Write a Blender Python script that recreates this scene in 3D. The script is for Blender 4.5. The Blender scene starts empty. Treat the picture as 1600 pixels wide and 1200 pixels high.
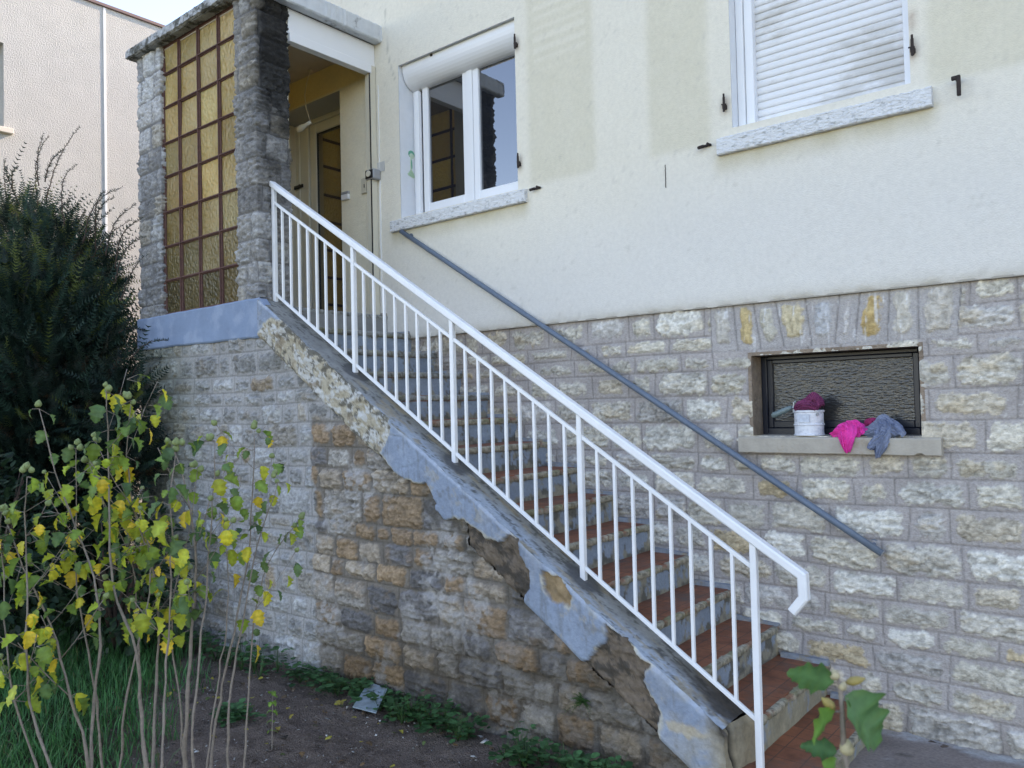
import bpy, math, random
import numpy as np
from mathutils import Vector, Matrix
R_ = math.radians
random.seed(7)
scene = bpy.context.scene
COL = scene.collection

# ------------------------------------------------------------------ camera
CAMPOS = np.array([0.0, -4.469, 0.0])
CR = np.array([[0.7731, 0.6338, -0.0234], [-0.0354, 0.0063, -0.9994], [-0.6333, 0.7735, 0.0273]])
CR[2] /= np.linalg.norm(CR[2]); CR[0] -= CR[2]*CR[0].dot(CR[2]); CR[0] /= np.linalg.norm(CR[0]); CR[1] = np.cross(CR[2], CR[0])
FPX = 1249.0
cam = bpy.data.cameras.new('camera'); cam_o = bpy.data.objects.new('camera', cam); COL.objects.link(cam_o)
m = Matrix.Identity(4)
for i in range(3):
    m[i][0] = CR[0][i]; m[i][1] = -CR[1][i]; m[i][2] = -CR[2][i]; m[i][3] = CAMPOS[i]
cam_o.matrix_world = m
cam.sensor_width = 36; cam.lens = 36*FPX/1600
cam.clip_start = 0.05; cam.clip_end = 2000
cam.dof.use_dof = True; cam.dof.focus_distance = 5.0; cam.dof.aperture_fstop = 7.0
scene.camera = cam_o

def ray(px, py):
    return CR.T @ np.array([(px-800)/FPX, (py-600)/FPX, 1.0])
def wp(px, py, y=None, x=None, z=None, d=None):
    """where the line of sight of a measured point of the photograph meets a plane of the place"""
    r = ray(px, py)
    if y is not None: t = (y-CAMPOS[1])/r[1]
    elif x is not None: t = (x-CAMPOS[0])/r[0]
    elif z is not None: t = (z-CAMPOS[2])/r[2]
    else: t = d
    return CAMPOS + r*t

# ------------------------------------------------------------------ light
SUN_AZ, SUN_EL = R_(16), R_(34)
world = bpy.data.worlds.new('World'); scene.world = world; world.use_nodes = True
nt = world.node_tree
sky = nt.nodes.new('ShaderNodeTexSky'); sky.sky_type = 'NISHITA'; sky.sun_disc = False
sky.sun_elevation = SUN_EL; sky.sun_rotation = SUN_AZ; sky.air_density = 1.0; sky.dust_density = .1; sky.ozone_density = 3.0
bg = nt.nodes['Background']; bg.inputs[1].default_value = 0.15
nt.links.new(sky.outputs[0], bg.inputs[0])
sun = bpy.data.lights.new('sun', 'SUN'); sun.energy = 2.0; sun.angle = R_(0.5); sun.color = (1, .93, .82)
sun_o = bpy.data.objects.new('sun', sun); COL.objects.link(sun_o)
sd = Vector((math.sin(SUN_AZ)*math.cos(SUN_EL), math.cos(SUN_AZ)*math.cos(SUN_EL), math.sin(SUN_EL)))
sun_o.rotation_euler = sd.to_track_quat('Z', 'Y').to_euler(); sun_o.location = (20, 30, 30)
scene.view_settings.view_transform = 'Standard'; scene.view_settings.look = 'None'
scene.view_settings.exposure = 2.06; scene.view_settings.gamma = 1
scene.view_settings.use_white_balance = True; scene.view_settings.white_balance_temperature = 8100; scene.view_settings.white_balance_tint = 21   # the camera's own setting for open shade
scene.cycles.use_denoising = True
scene.cycles.max_bounces = 8

# ------------------------------------------------------------------ materials
MATS = {}
def mat(name, base=(.5, .5, .5), rough=.8, var=.0, scale=8, bump=0, bscale=60, metal=0, spec=.5, attr=False,
        var2=None, v2scale=3, v2thr=.5, detail=6, bdist=.01, ior=1.45, stretch=None):
    """procedural surface: base colour (or the mesh's own colour attribute) broken up by noise, a second tone in patches, noise bump"""
    if name in MATS: return MATS[name]
    M = bpy.data.materials.new(name); M.use_nodes = True; T = M.node_tree; N = T.nodes; L = T.links
    P = N['Principled BSDF']; P.inputs['Roughness'].default_value = rough; P.inputs['Metallic'].default_value = metal
    P.inputs['Specular IOR Level'].default_value = spec; P.inputs['IOR'].default_value = ior
    tc = N.new('ShaderNodeTexCoord'); co = tc.outputs['Object']
    if stretch:
        mp = N.new('ShaderNodeMapping'); mp.inputs['Scale'].default_value = stretch; L.new(co, mp.inputs[0]); co = mp.outputs[0]
    if attr:
        a = N.new('ShaderNodeAttribute'); a.attribute_name = 'Col'; c = a.outputs['Color']
    else:
        r = N.new('ShaderNodeRGB'); r.outputs[0].default_value = (*base, 1); c = r.outputs[0]
    if var2 is not None:
        n = N.new('ShaderNodeTexNoise'); n.inputs['Scale'].default_value = v2scale; n.inputs['Detail'].default_value = 8; n.inputs['Roughness'].default_value = .65
        L.new(co, n.inputs['Vector'])
        cr = N.new('ShaderNodeValToRGB'); cr.color_ramp.elements[0].position = v2thr-.05; cr.color_ramp.elements[1].position = v2thr+.06
        L.new(n.outputs['Fac'], cr.inputs[0])
        mx = N.new('ShaderNodeMix'); mx.data_type = 'RGBA'; L.new(cr.outputs[0], mx.inputs[0]); L.new(c, mx.inputs[6]); mx.inputs[7].default_value = (*var2, 1)
        c = mx.outputs[2]
    if var > 0:
        n = N.new('ShaderNodeTexNoise'); n.inputs['Scale'].default_value = scale; n.inputs['Detail'].default_value = detail; n.inputs['Roughness'].default_value = .6
        L.new(co, n.inputs['Vector'])
        mr = N.new('ShaderNodeMapRange'); mr.inputs[1].default_value = .25; mr.inputs[2].default_value = .75
        mr.inputs[3].default_value = 1-var; mr.inputs[4].default_value = 1+var; L.new(n.outputs['Fac'], mr.inputs[0])
        mx = N.new('ShaderNodeMix'); mx.data_type = 'RGBA'; mx.blend_type = 'MULTIPLY'; mx.inputs[0].default_value = 1
        L.new(c, mx.inputs[6]); L.new(mr.outputs[0], mx.inputs[7]); c = mx.outputs[2]
    L.new(c, P.inputs['Base Color'])
    if bump > 0:
        n = N.new('ShaderNodeTexNoise'); n.inputs['Scale'].default_value = bscale; n.inputs['Detail'].default_value = 5
        L.new(co, n.inputs['Vector'])
        b = N.new('ShaderNodeBump'); b.inputs['Strength'].default_value = bump; b.inputs['Distance'].default_value = bdist
        L.new(n.outputs['Fac'], b.inputs['Height']); L.new(b.outputs[0], P.inputs['Normal'])
    MATS[name] = M
    return M

M_STONE = mat('stone_masonry', attr=True, rough=.92, var=.22, scale=55, bump=.7, bscale=110, bdist=.012, spec=.25)
M_RENDER = mat('cream_render', attr=True, rough=.92, var=.06, scale=42, bump=.6, bscale=140, bdist=.006, spec=.2, detail=9)
M_CONC = mat('old_painted_cement', attr=True, rough=.85, var=.16, scale=45, bump=.5, bscale=90, bdist=.008, spec=.3)
M_WHITE = mat('white_metal_paint', (.78, .79, .80), rough=.38, var=.05, scale=14, spec=.5, var2=(.42, .38, .33), v2scale=48, v2thr=.74, bump=.15, bscale=40, bdist=.002)
M_PVC = mat('white_plastic', (.78, .79, .80), rough=.35, var=.02, scale=5)
M_CHIP = mat('chipped_white_paint', (.70, .71, .71), rough=.7, var=.1, scale=18, var2=(.36, .37, .36), v2scale=20, v2thr=.60, bump=.9, bscale=38, bdist=.02, stretch=(1, 1, 2.2))
M_CREAM = mat('cream_paint', (.62, .58, .47), rough=.6, var=.05, scale=10)
M_YELLOW = mat('yellowed_cream_paint', (.80, .68, .42), rough=.8, var=.08, scale=6, bump=.2)
M_CEIL = mat('porch_ceiling', (.50, .44, .37), rough=.9, var=.08, scale=8)
M_DOOR = mat('door_panel_paint', (.76, .76, .69), rough=.45, var=.03, scale=4)
M_NAVY = mat('dark_window_frame', (.010, .013, .022), rough=.35, var=.1, scale=12)
M_PIPE = mat('grey_painted_pipe', (.12, .16, .21), rough=.45, var=.15, scale=30, bump=.2, bscale=80, bdist=.002)
M_IRON = mat('rusty_iron', (.035, .025, .022), rough=.8, var=.4, scale=60, bump=.5, bscale=200)
M_BAR = mat('rusted_glazing_bars', (.115, .055, .045), rough=.75, var=.3, scale=25, bump=.5, bscale=120, bdist=.003)
M_TILE_EDGE = mat('worn_nosing', attr=True, rough=.9, var=.3, scale=50, bump=.8, bscale=90, bdist=.01)
M_BLACK = mat('black_plastic', (.015, .015, .017), rough=.4)
M_GREY = mat('grey_plastic', (.30, .31, .32), rough=.5, var=.05)
M_SILL = mat('basement_sill_cement', (.40, .36, .30), rough=.85, var=.14, scale=14, bump=.4, bscale=70, bdist=.006, var2=(.30, .25, .19), v2scale=7, v2thr=.62)
M_CAULK = mat('white_caulk', (.72, .72, .70), rough=.6)
M_GREY_BLUE_INSIDE = mat('dark_inside', (.02, .02, .022), rough=.9)

def glass_mat(name, base, rough, spec_ior, bump=0, bscale=30, voro=False, stretch=None):
    M = bpy.data.materials.new(name); M.use_nodes = True; T = M.node_tree; N = T.nodes; L = T.links
    P = N['Principled BSDF']; P.inputs['Base Color'].default_value = (*base, 1); P.inputs['Roughness'].default_value = rough
    P.inputs['IOR'].default_value = spec_ior
    if bump:
        tc = N.new('ShaderNodeTexCoord'); co = tc.outputs['Object']
        if stretch:
            mp = N.new('ShaderNodeMapping'); mp.inputs['Scale'].default_value = stretch; L.new(co, mp.inputs[0]); co = mp.outputs[0]
        n = N.new('ShaderNodeTexVoronoi' if voro else 'ShaderNodeTexNoise'); n.inputs['Scale'].default_value = bscale
        if voro: n.feature = 'SMOOTH_F1'
        L.new(co, n.inputs['Vector'])
        b = N.new('ShaderNodeBump'); b.inputs['Strength'].default_value = bump; b.inputs['Distance'].default_value = .01
        L.new(n.outputs[0], b.inputs['Height']); L.new(b.outputs[0], P.inputs['Normal'])
    return M
M_PANE = glass_mat('window_glass', (.012, .014, .018), .015, 2.5)
M_OBSC = glass_mat('patterned_dark_glass', (.030, .029, .028), .20, 1.5, .32, 48, False, (.6, 1, 2.0))
def amber_mat():
    M = bpy.data.materials.new('amber_hammered_glass'); M.use_nodes = True; T = M.node_tree; N = T.nodes; L = T.links
    P = N['Principled BSDF']; out = N['Material Output']
    P.inputs['Base Color'].default_value = (.42, .31, .075, 1); P.inputs['Roughness'].default_value = .22; P.inputs['IOR'].default_value = 1.5
    tc = N.new('ShaderNodeTexCoord'); v = N.new('ShaderNodeTexVoronoi'); v.feature = 'SMOOTH_F1'; v.inputs['Scale'].default_value = 48
    mp = N.new('ShaderNodeMapping'); mp.inputs['Scale'].default_value = (1, 1, .8); L.new(tc.outputs['Object'], mp.inputs[0]); L.new(mp.outputs[0], v.inputs['Vector'])
    b = N.new('ShaderNodeBump'); b.inputs['Strength'].default_value = .9; b.inputs['Distance'].default_value = .012
    L.new(v.outputs[0], b.inputs['Height']); L.new(b.outputs[0], P.inputs['Normal'])
    tr = N.new('ShaderNodeBsdfTranslucent')
    cr = N.new('ShaderNodeValToRGB'); cr.color_ramp.elements[0].color = (1.0, .86, .42, 1); cr.color_ramp.elements[1].color = (1.0, .74, .26, 1)
    cr.color_ramp.elements[0].position = .1; cr.color_ramp.elements[1].position = .75
    L.new(v.outputs[0], cr.inputs[0]); L.new(cr.outputs[0], tr.inputs[0]); L.new(b.outputs[0], tr.inputs['Normal'])
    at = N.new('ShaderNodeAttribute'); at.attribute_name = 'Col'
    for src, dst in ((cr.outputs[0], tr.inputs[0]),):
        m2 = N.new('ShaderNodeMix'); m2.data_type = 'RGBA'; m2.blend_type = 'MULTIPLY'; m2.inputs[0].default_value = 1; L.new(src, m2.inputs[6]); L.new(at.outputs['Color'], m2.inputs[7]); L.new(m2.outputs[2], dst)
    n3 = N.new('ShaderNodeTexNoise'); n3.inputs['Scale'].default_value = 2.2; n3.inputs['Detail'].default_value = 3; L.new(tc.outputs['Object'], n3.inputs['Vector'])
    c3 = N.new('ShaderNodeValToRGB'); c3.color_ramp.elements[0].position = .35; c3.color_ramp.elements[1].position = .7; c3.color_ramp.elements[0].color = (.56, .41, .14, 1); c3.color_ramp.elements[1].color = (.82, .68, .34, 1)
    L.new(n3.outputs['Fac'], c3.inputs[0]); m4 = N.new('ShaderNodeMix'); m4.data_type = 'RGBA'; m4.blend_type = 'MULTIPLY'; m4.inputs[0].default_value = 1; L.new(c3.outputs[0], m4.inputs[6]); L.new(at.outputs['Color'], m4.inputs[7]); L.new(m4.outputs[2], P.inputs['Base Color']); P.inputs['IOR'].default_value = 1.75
    mx = N.new('ShaderNodeMixShader'); mx.inputs[0].default_value = .5
    L.new(P.outputs[0], mx.inputs[1]); L.new(tr.outputs[0], mx.inputs[2]); L.new(mx.outputs[0], out.inputs['Surface'])
    return M
M_AMBER = amber_mat()

def leaf_mat(name, attr=True, base=(.05, .1, .02), trans=.35, rough=.5):
    M = bpy.data.materials.new(name); M.use_nodes = True; T = M.node_tree; N = T.nodes; L = T.links
    P = N['Principled BSDF']; out = N['Material Output']; P.inputs['Roughness'].default_value = rough; P.inputs['Specular IOR Level'].default_value = .35
    if attr:
        a = N.new('ShaderNodeAttribute'); a.attribute_name = 'Col'; c = a.outputs['Color']
    else:
        r = N.new('ShaderNodeRGB'); r.outputs[0].default_value = (*base, 1); c = r.outputs[0]
    tc = N.new('ShaderNodeTexCoord'); n = N.new('ShaderNodeTexNoise'); n.inputs['Scale'].default_value = 45; n.inputs['Detail'].default_value = 4
    L.new(tc.outputs['Object'], n.inputs['Vector'])
    mr = N.new('ShaderNodeMapRange'); mr.inputs[1].default_value = .3; mr.inputs[2].default_value = .7; mr.inputs[3].default_value = .72; mr.inputs[4].default_value = 1.25
    L.new(n.outputs['Fac'], mr.inputs[0])
    mm = N.new('ShaderNodeMix'); mm.data_type = 'RGBA'; mm.blend_type = 'MULTIPLY'; mm.inputs[0].default_value = 1
    L.new(c, mm.inputs[6]); L.new(mr.outputs[0], mm.inputs[7]); c = mm.outputs[2]
    L.new(c, P.inputs['Base Color'])
    tr = N.new('ShaderNodeBsdfTranslucent'); L.new(c, tr.inputs[0])
    mx = N.new('ShaderNodeMixShader'); mx.inputs[0].default_value = trans
    L.new(P.outputs[0], mx.inputs[1]); L.new(tr.outputs[0], mx.inputs[2]); L.new(mx.outputs[0], out.inputs['Surface'])
    return M
M_LEAF = leaf_mat('leaf_surface')
M_NEEDLE = leaf_mat('yew_needles', trans=.25, rough=.55)
M_BARK = mat('pale_grey_bark', (.23, .19, .155), rough=.9, var=.3, scale=60, bump=.6, bscale=150, bdist=.004)
M_YBARK = mat('dark_bark', (.06, .04, .03), rough=.95, var=.3, scale=30)

# ------------------------------------------------------------------ helpers
def tag(o, label=None, cat=None, group=None, kind=None):
    for k, v in (('label', label), ('category', cat), ('group', group), ('kind', kind)):
        if v: o[k] = v
    return o
def empty(name, loc=(0, 0, 0), label=None, cat=None, group=None, parent=None):
    o = bpy.data.objects.new(name, None); COL.objects.link(o); o.location = loc; o.empty_display_size = .1
    tag(o, label, cat, group)
    if parent is not None: setpar(o, parent)
    return o
def world_loc(o):
    v = Vector(o.location)
    while o.parent: o = o.parent; v = v+Vector(o.location)
    return v
def setpar(o, parent):
    o.parent = parent
    o.location = Vector(o.location)-world_loc(parent)
def link(me, name, parent=None, mats=()):
    for m_ in mats: me.materials.append(m_)
    o = bpy.data.objects.new(name, me); COL.objects.link(o)
    if parent is not None: setpar(o, parent)      # meshes are written in world coordinates
    return o
def np_mesh(name, V, F, mats, parent=None, col=None, smooth=False, midx=None):
    """V (n,3) vertices, F (m,k) faces of one size, or a list of such arrays"""
    Fs = F if isinstance(F, list) else [F]
    Fs = [f for f in Fs if len(f)]
    me = bpy.data.meshes.new(name); V = np.asarray(V, dtype=np.float32)
    me.vertices.add(len(V)); me.vertices.foreach_set('co', V.ravel())
    idx = np.concatenate([f.ravel() for f in Fs]).astype(np.int32); tot = np.concatenate([np.full(len(f), f.shape[1], np.int32) for f in Fs])
    me.loops.add(len(idx)); me.loops.foreach_set('vertex_index', idx)
    me.polygons.add(len(tot)); me.polygons.foreach_set('loop_start', np.concatenate([[0], np.cumsum(tot)[:-1]]).astype(np.int32)); me.polygons.foreach_set('loop_total', tot)
    if midx is not None: me.polygons.foreach_set('material_index', np.asarray(midx, np.int32))
    me.update(calc_edges=True)
    if smooth: me.polygons.foreach_set('use_smooth', np.ones(len(tot), bool))
    if col is not None:
        a = me.color_attributes.new('Col', 'FLOAT_COLOR', 'POINT'); c = np.ones((len(V), 4), np.float32); c[:, :3] = np.clip(col, 0, 1)
        a.data.foreach_set('color', c.ravel())
    me.validate()
    return link(me, name, parent, mats if isinstance(mats, (list, tuple)) else [mats])
def grid_faces(h, w, keep=None):
    i = np.arange(h*w).reshape(h, w)
    f = np.stack([i[:-1, :-1], i[:-1, 1:], i[1:, 1:], i[1:, :-1]], -1)
    return f[keep] if keep is not None else f.reshape(-1, 4)

class MB:
    """collects boxes, bars, tubes and prisms; build() links them as ONE mesh object"""
    def __init__(s): s.v = []; s.f = []; s.m = []; s.c = []; s.col = (1, 1, 1)
    def add(s, vs, fs, mi=0):
        b = len(s.v); s.v += [tuple(map(float, q)) for q in vs]; s.c += [s.col]*len(vs)
        for f in fs: s.f.append([b+i for i in f]); s.m.append(mi)
    def box(s, x0, x1, y0, y1, z0, z1, mi=0, bev=0):
        if bev > 0:
            b = bev; vs = []; 
            for (X, sx) in ((x0, 1), (x1, -1)):
                for (Y_, sy) in ((y0, 1), (y1, -1)):
                    for (Z, sz) in ((z0, 1), (z1, -1)):
                        vs += [(X, Y_+sy*b, Z+sz*b), (X+sx*b, Y_, Z+sz*b), (X+sx*b, Y_+sy*b, Z)]
            import bmesh
            bm = bmesh.new(); [bm.verts.new(q) for q in vs]; r = bmesh.ops.convex_hull(bm, input=bm.verts); bm.verts.index_update()
            s.add([q.co[:] for q in bm.verts], [[w.index for w in f.verts] for f in bm.faces], mi); bm.free(); return
        s.add([(x0, y0, z0), (x1, y0, z0), (x1, y1, z0), (x0, y1, z0), (x0, y0, z1), (x1, y0, z1), (x1, y1, z1), (x0, y1, z1)],
              [(0, 3, 2, 1), (4, 5, 6, 7), (0, 1, 5, 4), (1, 2, 6, 5), (2, 3, 7, 6), (3, 0, 4, 7)], mi)
    def prism_y(s, pts, y0, y1, mi=0):
        """polygon in the XZ plane given thickness along Y"""
        n = len(pts); s.add([(x, y0, z) for x, z in pts]+[(x, y1, z) for x, z in pts],
                            [list(range(n))[::-1], list(range(n, 2*n))]+[(i, (i+1) % n, n+(i+1) % n, n+i) for i in range(n)], mi)
    def prism_x(s, pts, x0, x1, mi=0):
        n = len(pts); s.add([(x0, y, z) for y, z in pts]+[(x1, y, z) for y, z in pts],
                            [list(range(n))[::-1], list(range(n, 2*n))]+[(i, (i+1) % n, n+(i+1) % n, n+i) for i in range(n)], mi)
    def tube(s, path, rad, n=8, mi=0, cap=True):
        path = [np.array(p, float) for p in path]; k = len(path)
        rad = rad if hasattr(rad, '__len__') else [rad]*k
        prev = None; rings = []
        for i in range(k):
            t = path[min(i+1, k-1)]-path[max(i-1, 0)]; t /= (np.linalg.norm(t)+1e-9)
            if prev is None:
                a = np.array([0, 0, 1.0]) if abs(t[2]) < .9 else np.array([1.0, 0, 0]); u = np.cross(t, a)
            else: u = prev-t*prev.dot(t)
            u /= (np.linalg.norm(u)+1e-9); prev = u; w = np.cross(t, u)
            rings.append([path[i]+rad[i]*(math.cos(2*math.pi*j/n)*u+math.sin(2*math.pi*j/n)*w) for j in range(n)])
        vs = [q for r in rings for q in r]
        fs = [(i*n+j, i*n+(j+1) % n, (i+1)*n+(j+1) % n, (i+1)*n+j) for i in range(k-1) for j in range(n)]
        if cap: fs += [list(range(n))[::-1], list(range((k-1)*n, k*n))]
        s.add(vs, fs, mi)
    def sweep_xz(s, path, wy, hz, y, mi=0, bev=.006):
        """rectangular bar with softened edges following a path in the XZ plane, mitred at the bends"""
        pts = [np.array(p, float) for p in path]; k = len(pts); rings = []
        a, b, e = wy/2, hz/2, bev
        sec = [(-a+e, -b), (a-e, -b), (a, -b+e), (a, b-e), (a-e, b), (-a+e, b), (-a, b-e), (-a, -b+e)]
        for i in range(k):
            d0 = pts[i]-pts[i-1] if i > 0 else pts[1]-pts[0]; d1 = pts[i+1]-pts[i] if i < k-1 else d0
            d0 = d0/np.linalg.norm(d0); d1 = d1/np.linalg.norm(d1)
            n0 = np.array([-d0[1], d0[0]]); n1 = np.array([-d1[1], d1[0]]); nn = n0+n1; nn /= np.linalg.norm(nn); sc = 1/max(.3, nn.dot(n0))
            rings.append([(pts[i][0]+nn[0]*v*sc, y+u, pts[i][1]+nn[1]*v*sc) for u, v in sec])
        n = 8; vs = [q for r in rings for q in r]
        fs = [(i*n+j, i*n+(j+1) % n, (i+1)*n+(j+1) % n, (i+1)*n+j) for i in range(k-1) for j in range(n)]+[list(range(n))[::-1], list(range((k-1)*n, k*n))]
        s.add(vs, fs, mi)
    def build(s, name, mats, parent=None, smooth=False, usecol=False):
        me = bpy.data.meshes.new(name); me.from_pydata(s.v, [], s.f); me.polygons.foreach_set('material_index', s.m)
        me.update()
        import bmesh
        bm = bmesh.new(); bm.from_mesh(me); bmesh.ops.recalc_face_normals(bm, faces=bm.faces); bm.to_mesh(me); bm.free()
        if smooth:
            me.polygons.foreach_set('use_smooth', np.ones(len(me.polygons), bool))
        if usecol:
            a = me.color_attributes.new('Col', 'FLOAT_COLOR', 'POINT'); c = np.ones((len(s.v), 4), np.float32); c[:, :3] = np.array(s.c); a.data.foreach_set('color', c.ravel())
        return link(me, name, parent, mats if isinstance(mats, (list, tuple)) else [mats])

# numpy noise
def _h(ix, iy, s):
    n = (ix.astype(np.int64)*374761393+iy.astype(np.int64)*668265263+s*974634541) & 0x7fffffff
    n = ((n ^ (n >> 13))*1274126177) & 0x7fffffff
    return ((n ^ (n >> 16)) & 0xffff)/65535.0
def vn(x, y, s=0):
    x0 = np.floor(x); y0 = np.floor(y); fx = x-x0; fy = y-y0; fx = fx*fx*(3-2*fx); fy = fy*fy*(3-2*fy)
    a, b, c, d = _h(x0, y0, s), _h(x0+1, y0, s), _h(x0, y0+1, s), _h(x0+1, y0+1, s)
    return (a*(1-fx)+b*fx)*(1-fy)+(c*(1-fx)+d*fx)*fy
def fbm(x, y, s=0, o=4, g=.5):
    x = np.asarray(x, float); y = np.asarray(y, float)
    t = 0; a = 1; n = 0
    for i in range(o):
        t = t+a*vn(x*2**i+i*17.3, y*2**i-i*9.1, s+i); n += a; a *= g
    return t/n
def rfbm(x, y, s=0, o=3):
    t = 0; a = 1; n = 0
    for i in range(o):
        t = t+a*(1-abs(2*vn(x*2**i+i*7.7, y*2**i+i*3.3, s+i)-1)); n += a; a *= .55
    return t/n
def ss(a, b, x):
    t = np.clip((x-a)/(b-a), 0, 1); return t*t*(3-2*t)
def mixc(A, B, t): return A*(1-t[..., None])+np.asarray(B)*t[..., None]
def inpoly(X, Z, poly):
    r = np.zeros(X.shape, bool); n = len(poly)
    for i in range(n):
        x0, z0 = poly[i]; x1, z1 = poly[(i+1) % n]
        if z0 == z1: continue
        r ^= ((z0 > Z) != (z1 > Z)) & (X < (x1-x0)*(Z-z0)/(z1-z0)+x0)
    return r
def pdist(X, Z, poly, closed=True):
    """signed distance to a polygon outline, negative inside"""
    D = np.full(X.shape, 9.0); n = len(poly)
    for i in range(n if closed else n-1):
        ax, az = poly[i]; bx, bz = poly[(i+1) % n]; dx, dz = bx-ax, bz-az; L2 = dx*dx+dz*dz+1e-12
        t = np.clip(((X-ax)*dx+(Z-az)*dz)/L2, 0, 1); D = np.minimum(D, np.hypot(X-ax-t*dx, Z-az-t*dz))
    return np.where(inpoly(X, Z, poly), -D, D) if closed else D
def lin(a, b, step, extra=()):
    n = max(2, int(round((b-a)/step))+1); g = list(np.linspace(a, b, n))
    for e in extra:
        if a < e < b:
            k = int(np.argmin([abs(q-e) for q in g])); g[k] = e
    return np.array(sorted(set(g)))

def masonry(U, V, courses, seed, pal, mortar, rng_len=(.16, .34), smear=(.012, .03), bulge=.016, rough=.010, wave=.006, joints=None,
            stonecov=None, tint=None, rnd=.025, wob=1.0):
    """height and colour of coursed rough stone with smeared mortar over surface coordinates U (along), V (up)"""
    rs = np.random.RandomState(seed)
    uw = U+.010*(fbm(U*5, V*5, seed+1)-.5)*2; vw = V+wave*2*(fbm(U*1.6, V*.3, seed+2, 2)-.5)*2+.004*(fbm(U*14, V*14, seed+3)-.5)
    cz = np.array(courses)                       # descending
    K = np.clip(np.sum(vw[..., None] < cz, -1)-1, 0, len(cz)-2) if len(cz) < 30 else None
    umin, umax = U.min()-.3, U.max()+.3
    UL = np.zeros(U.shape); UR = np.zeros(U.shape); SID = np.zeros(U.shape, int); prm = []
    SL = np.zeros(U.shape)
    sid = 0
    for k in range(len(cz)-1):
        msk = K == k
        hgt = cz[k]-cz[k+1]
        if joints and k in joints: br = list(joints[k])
        else:
            br = [umin-rs.rand()*.2]
            while br[-1] < umax: br.append(br[-1]+rs.uniform(*rng_len)*(.75+.5*min(1.3, hgt/.16)*.9))
        br = np.array(br); slant = rs.uniform(-.08, .08, len(br))
        if not msk.any(): 
            sid += len(br)+1
            for _ in range(len(br)+1): prm.append(rs.rand(8))
            continue
        um = uw[msk]+(vw[msk]-(cz[k]+cz[k+1])/2)*.05*np.sin(uw[msk]*9+k)
        j = np.clip(np.searchsorted(br, um), 1, len(br)-1)
        UL[msk] = br[j-1]; UR[msk] = br[j]; SID[msk] = sid+j; SL[msk] = um
        sid += len(br)+1
        for _ in range(len(br)+1): prm.append(rs.rand(8))
    prm = np.array(prm); p = prm[SID]
    zT = cz[K]; zB = cz[K+1]
    jd = np.minimum(np.minimum(SL-UL, UR-SL), np.minimum(zT-vw, vw-zB))
    ms = smear[0]+(smear[1]-smear[0])*p[..., 0]
    cx = (UL+UR)/2+(p[..., 1]-.5)*.012; cy = (zT+zB)/2+(p[..., 2]-.5)*.012
    hw = np.maximum((UR-UL)/2-ms, .015); hh = np.maximum((zT-zB)/2-ms*.8, .015); r = np.minimum(rnd+.02*p[..., 3], np.minimum(hw, hh)*.95)
    qx = abs(SL-cx)-hw+r; qy = abs(vw-cy)-hh+r
    sd_ = np.hypot(np.maximum(qx, 0), np.maximum(qy, 0))+np.minimum(np.maximum(qx, qy), 0)-r
    sd_ = sd_+wob*((fbm(U*22, V*22, seed+5)-.5)*.040+(fbm(U*70, V*70, seed+6)-.5)*.020)
    if stonecov is not None: sd_ = sd_+stonecov
    mk = ss(.004, -.006, sd_)
    so = p[..., 4]*40
    chis = rfbm(U*9+so, V*26+so, seed+7)*.6+fbm(U*45+so, V*60, seed+8)*.5
    prof = 1-np.exp(np.minimum(sd_, 0)/.022)
    tilt = (p[..., 5]-.5)*.5*(SL-cx)/np.maximum(hw, .02)+(p[..., 6]-.5)*.5*(vw-cy)/np.maximum(hh, .02)
    H = mk*(prof*bulge*(.6+.8*p[..., 3])*(1+tilt)+(chis-.5)*rough*2*(.6+.9*p[..., 1]))+(1-mk)*((fbm(U*30, V*30, seed+9)-.5)*.006)
    grv = np.exp(-(jd/.0045)**2)*(1-.85*mk)
    H = H-grv*.006
    rdg = 1-abs(2*vn(U*11+so+fbm(U*20, V*20, seed+15)*1.5, V*34+so+fbm(U*16, V*16, seed+16)*2, seed+17)-1); fr = ss(.80, .97, rdg)*mk*(p[..., 5] > .25)
    H = H-fr*.005
    # colour
    cum = np.cumsum([q[0] for q in pal]); cum = cum/cum[-1]
    pi = np.searchsorted(cum, np.clip(p[..., 7], 0, .999)); PC = np.array([q[1] for q in pal])
    C = PC[np.minimum(pi, len(pal)-1)]
    C = C*(.82+.36*fbm(U*12+so, V*20, seed+10))[..., None]*(.86+.28*p[..., 2])[..., None]
    oc = ss(.60, .72, fbm(U*9+so*2, V*14, seed+11))*(p[..., 6] > .45)
    C = mixc(C, np.array(pal[1][1]), oc*.42)
    C = C*(.74+.5*ss(.25, .8, chis))[..., None]*(.86+.3*ss(.3, .7, fbm(U*60, V*75, seed+14)))[..., None]
    Mo = np.asarray(mortar)*np.ones(U.shape+(3,))*(.82+.36*fbm(U*7, V*7, seed+12))[..., None]
    C = Mo*(1-mk)[..., None]+C*mk[..., None]
    C = C*(1-.34*grv)[..., None]*(1-.30*fr)[..., None]
    if tint is not None: C = tint(U, V, C, mk)
    return H, C

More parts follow.
